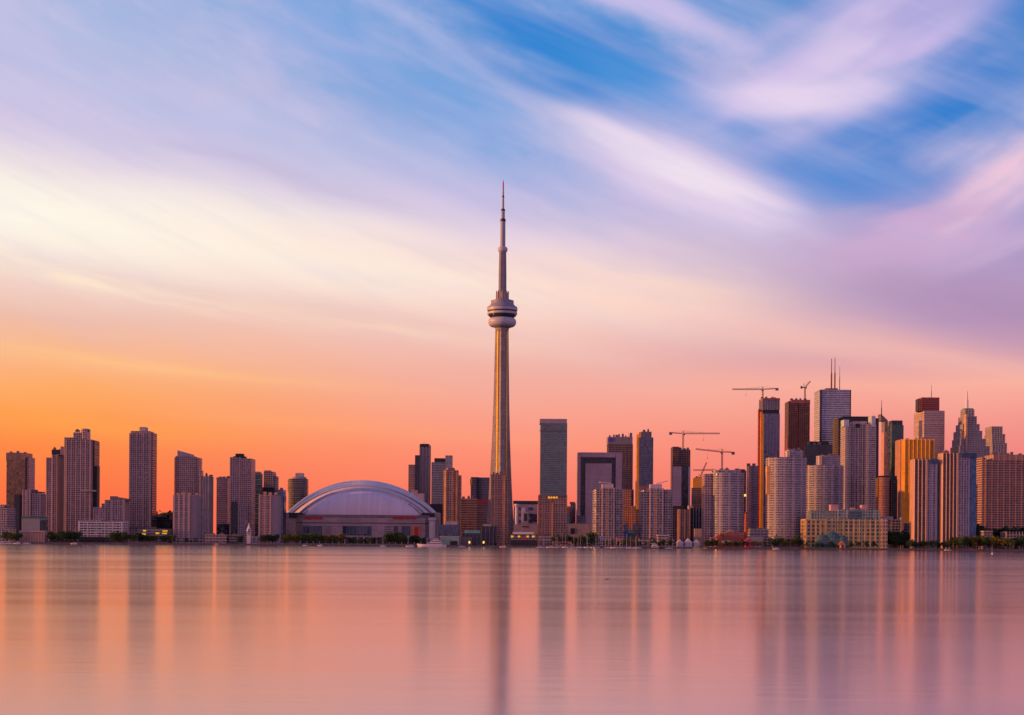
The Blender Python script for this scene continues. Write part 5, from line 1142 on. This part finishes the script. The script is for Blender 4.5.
crane('level crane pointing left behind the rounded tower above the red-brick sheds', 722.2, 478, 452.2, 695.6, 734.6, 2330, ground=True, tip_y=449.4, back_y=452.8)
crane('level crane on the unfinished blue glass high-rise, highest of the cranes', 762.8, 398.2, 389.6, 732.2, 778.4, 2497, back_y=388.8)
crane('faint level crane behind the flat wing of the rounded tower', 713.0, 480, 470.4, 693.2, 716.2, 2680, ground=True, apex=3)
luffing('raised luffing crane on the unfinished reddish concrete high-rise', 805.0, 400.0, 387.6, 810.4, 381.2, 2577)
luffing('leaning luffing crane behind the bright orange lit block', 700.2, 490, 477.6, 706.6, 462.4, 2660, ground=True)

# ------------------------------------------------------------------ trees
def tree_proto(name, seed, mat, h=10.0, w=9.0, n=900, lobes=9):
    rnd = random.Random(seed); r = bpy.data.objects.new(name, None); COL.objects.link(r)
    m = MB(); m.lathe([(0.32, 0), (0.24, h * 0.25), (0.14, h * 0.55), (0.05, h * 0.8)], 7)
    L = []
    for i in range(lobes):
        a = rnd.uniform(0, 2 * math.pi); rr = w * 0.5 * rnd.uniform(0.15, 0.72); zc = h * rnd.uniform(0.36, 0.84)
        if zc > h * 0.7: rr *= 0.5
        c = Vector((rr * math.cos(a), rr * math.sin(a), zc)); L.append((c, rnd.uniform(0.17, 0.30) * w))
        m.beam((0, 0, h * rnd.uniform(0.2, 0.42)), tuple(c), 0.12)
    m.build('trunk', plain('bark', (0.10, 0.07, 0.05), 0.9), r)
    m = MB()
    for i in range(n):
        c, R = rnd.choice(L)
        d = Vector((rnd.gauss(0, 1), rnd.gauss(0, 1), rnd.gauss(0, 0.8))).normalized() * R * (0.35 + 0.75 * rnd.random() ** 0.6)
        p = c + d; s = rnd.uniform(0.22, 0.5)
        a = Vector((rnd.uniform(-1, 1), rnd.uniform(-1, 1), rnd.uniform(-1, 1))).normalized(); b2_ = a.cross(Vector((rnd.uniform(-1, 1), rnd.uniform(-1, 1), rnd.uniform(-1, 1)))).normalized()
        m.face([tuple(p + a * s), tuple(p + b2_ * s), tuple(p - a * s), tuple(p - b2_ * s)])
    m.build('crown', mat, r); return r
FG = {'g': foliage('leaf_green', (0.055, 0.095, 0.03)), 'y': foliage('leaf_yellow_green', (0.15, 0.13, 0.025)), 'd': foliage('leaf_dark_green', (0.028, 0.058, 0.03))}
PROTO = {k: [tree_proto('broadleaf_tree', 11 * i + ord(k), FG[k], w=(9.0, 8.0, 10.5)[i]) for i in range(3)] for k in 'gyd'}
USED = set()
rt = random.Random(5)
def trees(px0, px1, n, ytop, Y, kinds, label, jitter=1.4, dY=8.0, wide=1.0):
    for i in range(n):
        px = px0 + (px1 - px0) * (i + 0.5 + rt.uniform(-0.38, 0.38)) / n; Yt = Y + rt.uniform(0, dY)
        k = rt.choice(kinds); pid = (k, rt.randrange(3))
        o = PROTO[pid[0]][pid[1]]
        if pid in USED: o = copy_tree(o)
        USED.add(pid)
        X = ground_px(px, Yt); _, zt = W(px, ytop + rt.uniform(-jitter, jitter), Yt)
        h = max(2.2, zt - GZ); s = h / 10.0; sw = s * wide * rt.uniform(0.9, 1.25)
        o.location = (X, Yt, GZ); o.scale = (sw, sw, s); o.rotation_euler = (0, 0, rt.uniform(0, 6.28))
        tag(o, label, 'tree', label)
trees(2, 22, 5, 531.5, 1768, 'gy', 'olive green tree at the far left shore before the low marina building', dY=5)
trees(47, 80, 9, 532.5, 1772, 'dg', 'dark tree on the shore left of the white low-rise apartments', dY=6)
trees(112, 140, 8, 533, 1768, 'dg', 'dark green tree below the slender tall tower')
trees(140, 174, 9, 535.2, 1768, 'gyd', 'tree before the garage with glowing yellow lamps')
trees(155, 174, 8, 513.5, 2236, 'd', 'dark tree on the rise right of the slender tall tower', dY=14)
trees(176, 200, 4, 539, 1768, 'dg', 'small dark tree at the foot of the plain taupe slab', dY=4)
trees(238, 243, 2, 536, 1766, 'd', 'round dark tree below the dark-capped tower', dY=3)
trees(261, 278, 5, 534.6, 1766, 'd', 'dark tree at the foot of the pink brick slab')
trees(281, 345, 18, 534.2, 1776, 'ygg', 'yellow green tree along the quay before the left half of the stadium', dY=12)
trees(346, 382, 8, 538.4, 1776, 'gdy', 'low shrubby tree before the middle of the stadium')
trees(384, 404, 7, 533.6, 1772, 'dg', 'dark bushy tree before the right half of the stadium')
trees(404, 425, 5, 536.4, 1772, 'd', 'small dark tree left of the moored white yacht')
trees(556, 592, 8, 536.2, 1770, 'dg', 'dark tree behind the marina poles', dY=6)
trees(588, 594, 2, 531.8, 1790, 'g', 'bright green tree left of the left white balcony tower', dY=4)
trees(604, 640, 7, 539.6, 1768, 'gdy', 'small tree on the quay between the twin white balcony towers', dY=5)
trees(640, 672, 6, 540, 1768, 'gd', 'small tree below the right white balcony tower', dY=5)
trees(705, 717, 5, 541, 1763, 'd', 'dark bushy tree left of the red-brick sheds', dY=5, wide=1.3)
trees(719, 768, 11, 541, 1760, 'gyd', 'small round tree in the row before the red-brick sheds', 0.7, 4)
trees(772, 802, 8, 538, 1768, 'dgy', 'tree between the largest rounded tower and yellow terminal')
trees(803, 880, 9, 542, 1764, 'gyd', 'small tree on the quay before the yellow terminal', 0.9, 5)
trees(886, 911, 10, 532.5, 1812, 'd', 'tall dark tree right of the yellow terminal', dY=18)
trees(910, 950, 12, 541, 1774, 'dg', 'dark tree at the foot of the striped waterfront towers', dY=14)
trees(952, 1030, 22, 536.8, 1776, 'ggyd', 'leafy green tree in the dense belt at the right end of the shore', 1.6, 26)
trees(976, 984, 3, 526.5, 1902, 'd', 'tall dark tree at the left corner of the brown hotel', dY=10)
trees(994, 1034, 10, 528.8, 1888, 'd', 'dark tree along the base of the brown hotel', dY=16)
for k in PROTO:
    for i, o in enumerate(PROTO[k]):
        if (k, i) not in USED:
            for ch in list(o.children): bpy.data.objects.remove(ch)
            bpy.data.objects.remove(o)

# ------------------------------------------------------------------ boats
def hull_mesh(L, B, H, mat, parent, deckmat, sheer=0.35):
    m = MB(); n = 12; top = []; bot = []
    for i in range(n + 1):
        f = i / n; x = -L / 2 + L * f; wb = B / 2 * (1.0 if f < 0.55 else max(0.02, 1 - ((f - 0.55) / 0.45) ** 2)) * (0.85 + 0.15 * min(1, f * 5))
        z = H * (1 + sheer * max(0, (f - 0.4) / 0.6) ** 2); top.append((x, wb, z)); bot.append((x - (0 if f < 0.8 else (f - 0.8) * L * 0.25), wb * 0.7, -0.3))
    for i in range(n):
        a, b = top[i], top[i + 1]; c, d = bot[i], bot[i + 1]
        m.face([(c[0], -c[1], c[2]), (d[0], -d[1], d[2]), (b[0], -b[1], b[2]), (a[0], -a[1], a[2])]); m.face([d, c, a, b])
        m.face([(a[0], -a[1], a[2]), (b[0], -b[1], b[2]), b, a], 1)
    a, c = top[0], bot[0]; m.face([(c[0], c[1], c[2]), (c[0], -c[1], c[2]), (a[0], -a[1], a[2]), a])
    return m.build('hull', [mat, deckmat], parent)
def boat(px, Y, L, label, kind='motorboat', hull=None, heading=0.0, group=None, tiers=1, cabmat=None, cat='boat'):
    X = W(px, 545, Y)[0]; r = empty(kind, (X, Y, 0.0), label, cat, group); r.rotation_euler = (0, 0, heading)
    B = L * (0.22 if L > 15 else 0.32); H = max(0.7, L * 0.075)
    hull_mesh(L, B, H, hull or M_WHITE, r, M_SLAB)
    z = H; x0, x1 = -L * 0.36, L * 0.18
    for t in range(tiers):
        h = max(1.2, 2.3 if L > 12 else 1.2); m = MB(); w = B * (0.36 - 0.05 * t)
        m.prism([(x0, -w), (x1, -w), (x1, w), (x0, w)], z, z + h, top=[(x0, -w * .92), (x1 - h * 0.8, -w * .92), (x1 - h * 0.8, w * .92), (x0, w * .92)]); m.build('cabin', cabmat or M_WHITE, r)
        m = MB(); m.box(x0 + L * .02, x1 - h * 0.75, -w - 0.03, w + 0.03, z + h * 0.42, z + h * 0.78); m.build('window', M_DARK, r)
        z += h; x0 += L * 0.06; x1 -= L * 0.12
    m = MB(); m.lathe([(0.12, z - 0.3), (0.07, z + L * 0.12)], 6, 0, (x0 + x1) / 2, 0); m.build('mast', M_STEEL, r)
    return r
def sailboat(px, Y, L, mast_h, label, group, sail=False, heading=0.0, hull=None):
    X = W(px, 545, Y)[0]; r = empty('sailboat', (X, Y, 0.0), label, 'sailboat', group); r.rotation_euler = (0, 0, heading)
    hull_mesh(L, L * 0.28, 0.9, hull or M_WHITE, r, M_SLAB)
    m = MB(); m.prism([(-L * .2, -L * .09), (L * .12, -L * .08), (L * .12, L * .08), (-L * .2, L * .09)], 0.9, 1.5); m.build('cabin', M_SLAB, r)
    m = MB(); m.lathe([(0.18, 0.8), (0.16, mast_h * 0.7), (0.10, mast_h)], 6, 0, L * 0.05, 0); m.beam((L * 0.05, 0, 2.0), (-L * 0.38, 0, 2.1), 0.2); m.beam((L * .05, -0.9, mast_h * .6), (L * .05, 0.9, mast_h * .6), 0.1); m.build('mast', M_CONC, r)
    m = MB(); m.beam((L * .05, 0, mast_h), (L * .48, 0, 1.2), 0.06); m.beam((L * .05, 0, mast_h), (-L * .48, 0, 1.1), 0.06); m.build('rigging', M_STEEL, r)
    if sail:
        m = MB(); a, b, c = (L * .03, 0.03, 2.2), (-L * .36, 0.25, 2.3), (L * .04, 0.03, mast_h * .95); m.face([a, b, c]); a2 = [(p[0], p[1] + .05, p[2]) for p in (a, c, b)]; m.face(a2); m.build('mainsail', plain('sail_cloth', (0.6, 0.48, 0.46), 0.8, 0.05), r)
    else:
        m = MB(); m.beam((L * 0.0, 0, 2.3), (-L * 0.36, 0, 2.4), 0.42); m.build('furled_sail', M_BLUE, r)
    return r
boat(431.5, 1738, 34, 'long white three-deck yacht moored right of the stadium', 'yacht', tiers=3, heading=math.pi, cat='yacht')
boat(217, 1742, 9, 'red-hulled workboat moored below the salmon pink tower', 'workboat', hull=M_RED)
boat(656.5, 1736, 15, 'dark-hulled tour boat with a white cabin below the right white balcony tower', 'tour_boat', hull=M_DARK, tiers=2)
yel = plain('yellow_hull', (0.55, 0.36, 0.03), 0.5, 0.08)
boat(697.5, 1741, 11, 'yellow water taxi right of the peaked white tents', 'water_taxi', hull=yel, cabmat=yel)
boat(705.2, 1741, 6, 'small yellow tender just right of the yellow water taxi', 'water_taxi', hull=yel, cabmat=yel)
for i, (px, L, lab) in enumerate(((1.5, 9, 'white motorboat moored at the far left edge of the shore'), (9.5, 10, 'pale motorboat second from the left edge of the shore'), (17, 8, 'small white motorboat left of the grey blank-walled hall'), (27, 9, 'white motorboat below the pink colonnade of the blank-walled hall'), (74, 8, 'white motorboat left of the white low-rise apartments'),
        (305, 6, 'small white motorboat before the left window wall of the stadium'), (320, 6, 'small white motorboat below the left red lettering of the stadium'), (383, 7, 'small white motorboat before the right window wall of the stadium'), (410, 10, 'dark-topped motorboat just left of the long white yacht'), (462, 8, 'motorboat moored before the pale teal-roofed pavilion'), (503, 8, 'white motorboat at the foot of the great tower'), (541, 10, 'white motorboat before the block with the orange sign'), (550, 9, 'white motorboat left of the marina masts'), (669, 9, 'white motorboat left of the three peaked white tents'), (776, 8, 'pale motorboat below the largest rounded tower'), (948, 8, 'white motorboat below the taller striped tower'))):
    boat(px, 1740 - (i % 3) * 3, L, lab, heading=0.0 if i % 2 else math.pi, hull=None if i % 3 else M_BLUE if False else None, cabmat=M_SLAB if i % 2 else None)
for i, px in enumerate((557, 566, 573.5, 580, 588, 595.5, 608, 614.5, 622, 630, 637)):
    sailboat(px, 1739 - (i % 2) * 4, 9 + (i % 3), 13 + (i * 5 % 4) * 1.3, 'bare-masted white sailboat in the marina below the portal tower', 'sailboats in the marina below the portal tower', heading=(0.0, math.pi, 0.4)[i % 3])
sailboat(992.2, 1190, 5.5, 7.6, 'lone small sailboat with raised pale sail off the right shore', None, sail=True, heading=1.2)

# ------------------------------------------------------------------ quayside furniture
def lamp_proto():
    r = bpy.data.objects.new('lamp_post', None); COL.objects.link(r)
    m = MB(); m.lathe([(0.32, 0), (0.2, 0.8), (0.14, 9.5), (0.10, 11.4)], 8); m.build('pole', M_CONC, r)
    m = MB(); m.beam((0, 0, 11.2), (0, -2.0, 11.7), 0.14); m.box(-0.3, 0.3, -2.9, -1.7, 11.55, 11.85); m.build('lamp_head', M_SLAB, r); return r
lp = lamp_proto()
for i, px in enumerate((544, 556, 562.6, 578, 586.6, 602.4, 605.6, 610.8, 626.8, 635.6, 648)):
    o = lp if i == 0 else copy_tree(lp); o.location = (ground_px(px, 1756), 1756 + (i % 3), GZ); o.scale = (1.4, 1, 1.0 + 0.12 * (i % 3))
    tag(o, 'tall thin pale lamp post on the marina quay below the portal tower', 'lamp post', 'lamp posts on the marina quay')
def banner(px0, px1, yt, yb, mat, label, Y=1759):
    xa, z1 = W(px0, yt, Y); xb, z0 = W(px1, yb, Y); r = empty('banner', ((xa + xb) / 2, Y, GZ), label, 'banner'); w = (xb - xa) / 2
    m = MB(); m.box(-w, w, -0.1, 0.1, z0 - GZ, z1 - GZ); m.build('panel', mat, r)
    for s in (-1, 1):
        m = MB(); m.lathe([(0.14, 0), (0.12, z1 - GZ + 0.3)], 7, 0, s * (w + 0.15), 0); m.build('post', M_STEEL, r)
banner(600.6, 605.2, 536.4, 540.0, plain('sky_blue_panel', (0.10, 0.20, 0.50), 0.6, 0.08), 'plain blue banner on two posts below the left white balcony tower', 1758.5)
banner(616.8, 620.0, 537.8, 541.2, plain('magenta_panel', (0.50, 0.10, 0.22), 0.6, 0.08), 'narrow magenta banner right of the plain blue one', 1758.5)
banner(553, 571, 541.6, 542.4, plain('magenta_panel', (0.50, 0.10, 0.22), 0.6, 0.08), 'long low magenta hoarding on the quay left of the marina poles', 1754)
def car(px, Y, mat, label, h=0.0):
    r = empty('parked_car', (ground_px(px, Y), Y, GZ), label, 'car'); m = MB()
    sec = [(-2.2, .35), (2.2, .35), (2.25, .8), (1.2, .95), (.55, 1.45), (-1.2, 1.48), (-2.0, .98), (-2.25, .85)]
    A = [(x, -.85, z) for x, z in sec]; B = [(x, .85, z) for x, z in sec]; m.face(A); m.face(B[::-1])
    for i in range(len(A)):
        j = (i + 1) % len(A); m.face([A[j], A[i], B[i], B[j]])
    m.build('body', mat, r)
    m = MB(); m.box(-1.1, .45, -.87, .87, 1.0, 1.36); m.build('window', M_DARK, r)
    for sx in (-1.4, 1.4):
        for sy in (-.86, .86):
            m = MB(); n = 14; c = [(sx + .34 * math.cos(2 * math.pi * i / n), .34 + .34 * math.sin(2 * math.pi * i / n)) for i in range(n)]
            A = [(x, sy - .1, z) for x, z in c]; B = [(x, sy + .1, z) for x, z in c]; m.face(A); m.face(B[::-1])
            for i in range(n): j = (i + 1) % n; m.face([A[j], A[i], B[i], B[j]])
            m.build('wheel', M_DARK, r)
car(343.6, 1757, plain('red_car_paint', (0.6, 0.08, 0.03), 0.35, 0.03), 'red car parked on the quay before the middle of the stadium')
car(712.4, 1756, plain('red_car_paint', (0.6, 0.08, 0.03), 0.35, 0.03), 'red car parked left of the red-brick sheds')
car(971.4, 1758, plain('dark_red_car_paint', (0.4, 0.04, 0.04), 0.35, 0.03), 'dark red car parked below the blue-edged striped tower')
b = Bld('ticket_hut', 'small orange pointed hut on the quay in front of the teal glass pavilion', 842, 1760, 'hut')
b.box('wall', 839.6, 845.4, 544.6, plain('orange_timber', (0.5, 0.26, 0.13)), d=5); gable(b, 'roof', 838.8, 846, 544.7, 541.2, plain('rust_roof', (0.42, 0.18, 0.12)), -0.8, 6.6); b.plate('door', 842, 843.4, 545, 548, M_DARK, -0.15, 0.12)
b = Bld('turret', 'small white pointed turret with a blue panel left of the pink brick slab', 248.8, 1779, 'turret')
b.box('wall', 246.6, 251.2, 531.0, M_WHITE, d=5); x0, z0 = b.loc(248.9, 531, 2.5); z1 = b.loc(248.9, 522.4)[1]
m = MB(); m.lathe([(3.0, z0), (0.6, z0 + (z1 - z0) * 0.7), (0.08, z1)], 10, 0, x0, 2.5); m.build('pointed_roof', M_WHITE, b.root)
b.plate('blue_panel', 247.6, 250.2, 529.2, 532.6, plain('clear_blue_panel', (0.05, 0.16, 0.42), 0.5, 0.05), -0.2, 0.2); b.plate('orange_panel', 247.4, 250.6, 533.0, 535.4, plain('orange_panel_paint', (0.55, 0.28, 0.10)), -0.2, 0.2)
# small dark driftwood far out on the calm water
m = MB(); m.beam((-0.45, 0, 0.04), (0.3, 0.05, 0.10), 0.13); m.beam((0.1, 0.02, 0.07), (0.42, 0.1, 0.24), 0.06)
o = m.build('driftwood', plain('wet_wood', (0.05, 0.03, 0.03), 0.6), loc=(W(607, 571, 330)[0], 330, 0)); tag(o, 'small dark piece of driftwood floating alone on the pink water', 'driftwood')

flush()
bpy.context.view_layer.update()
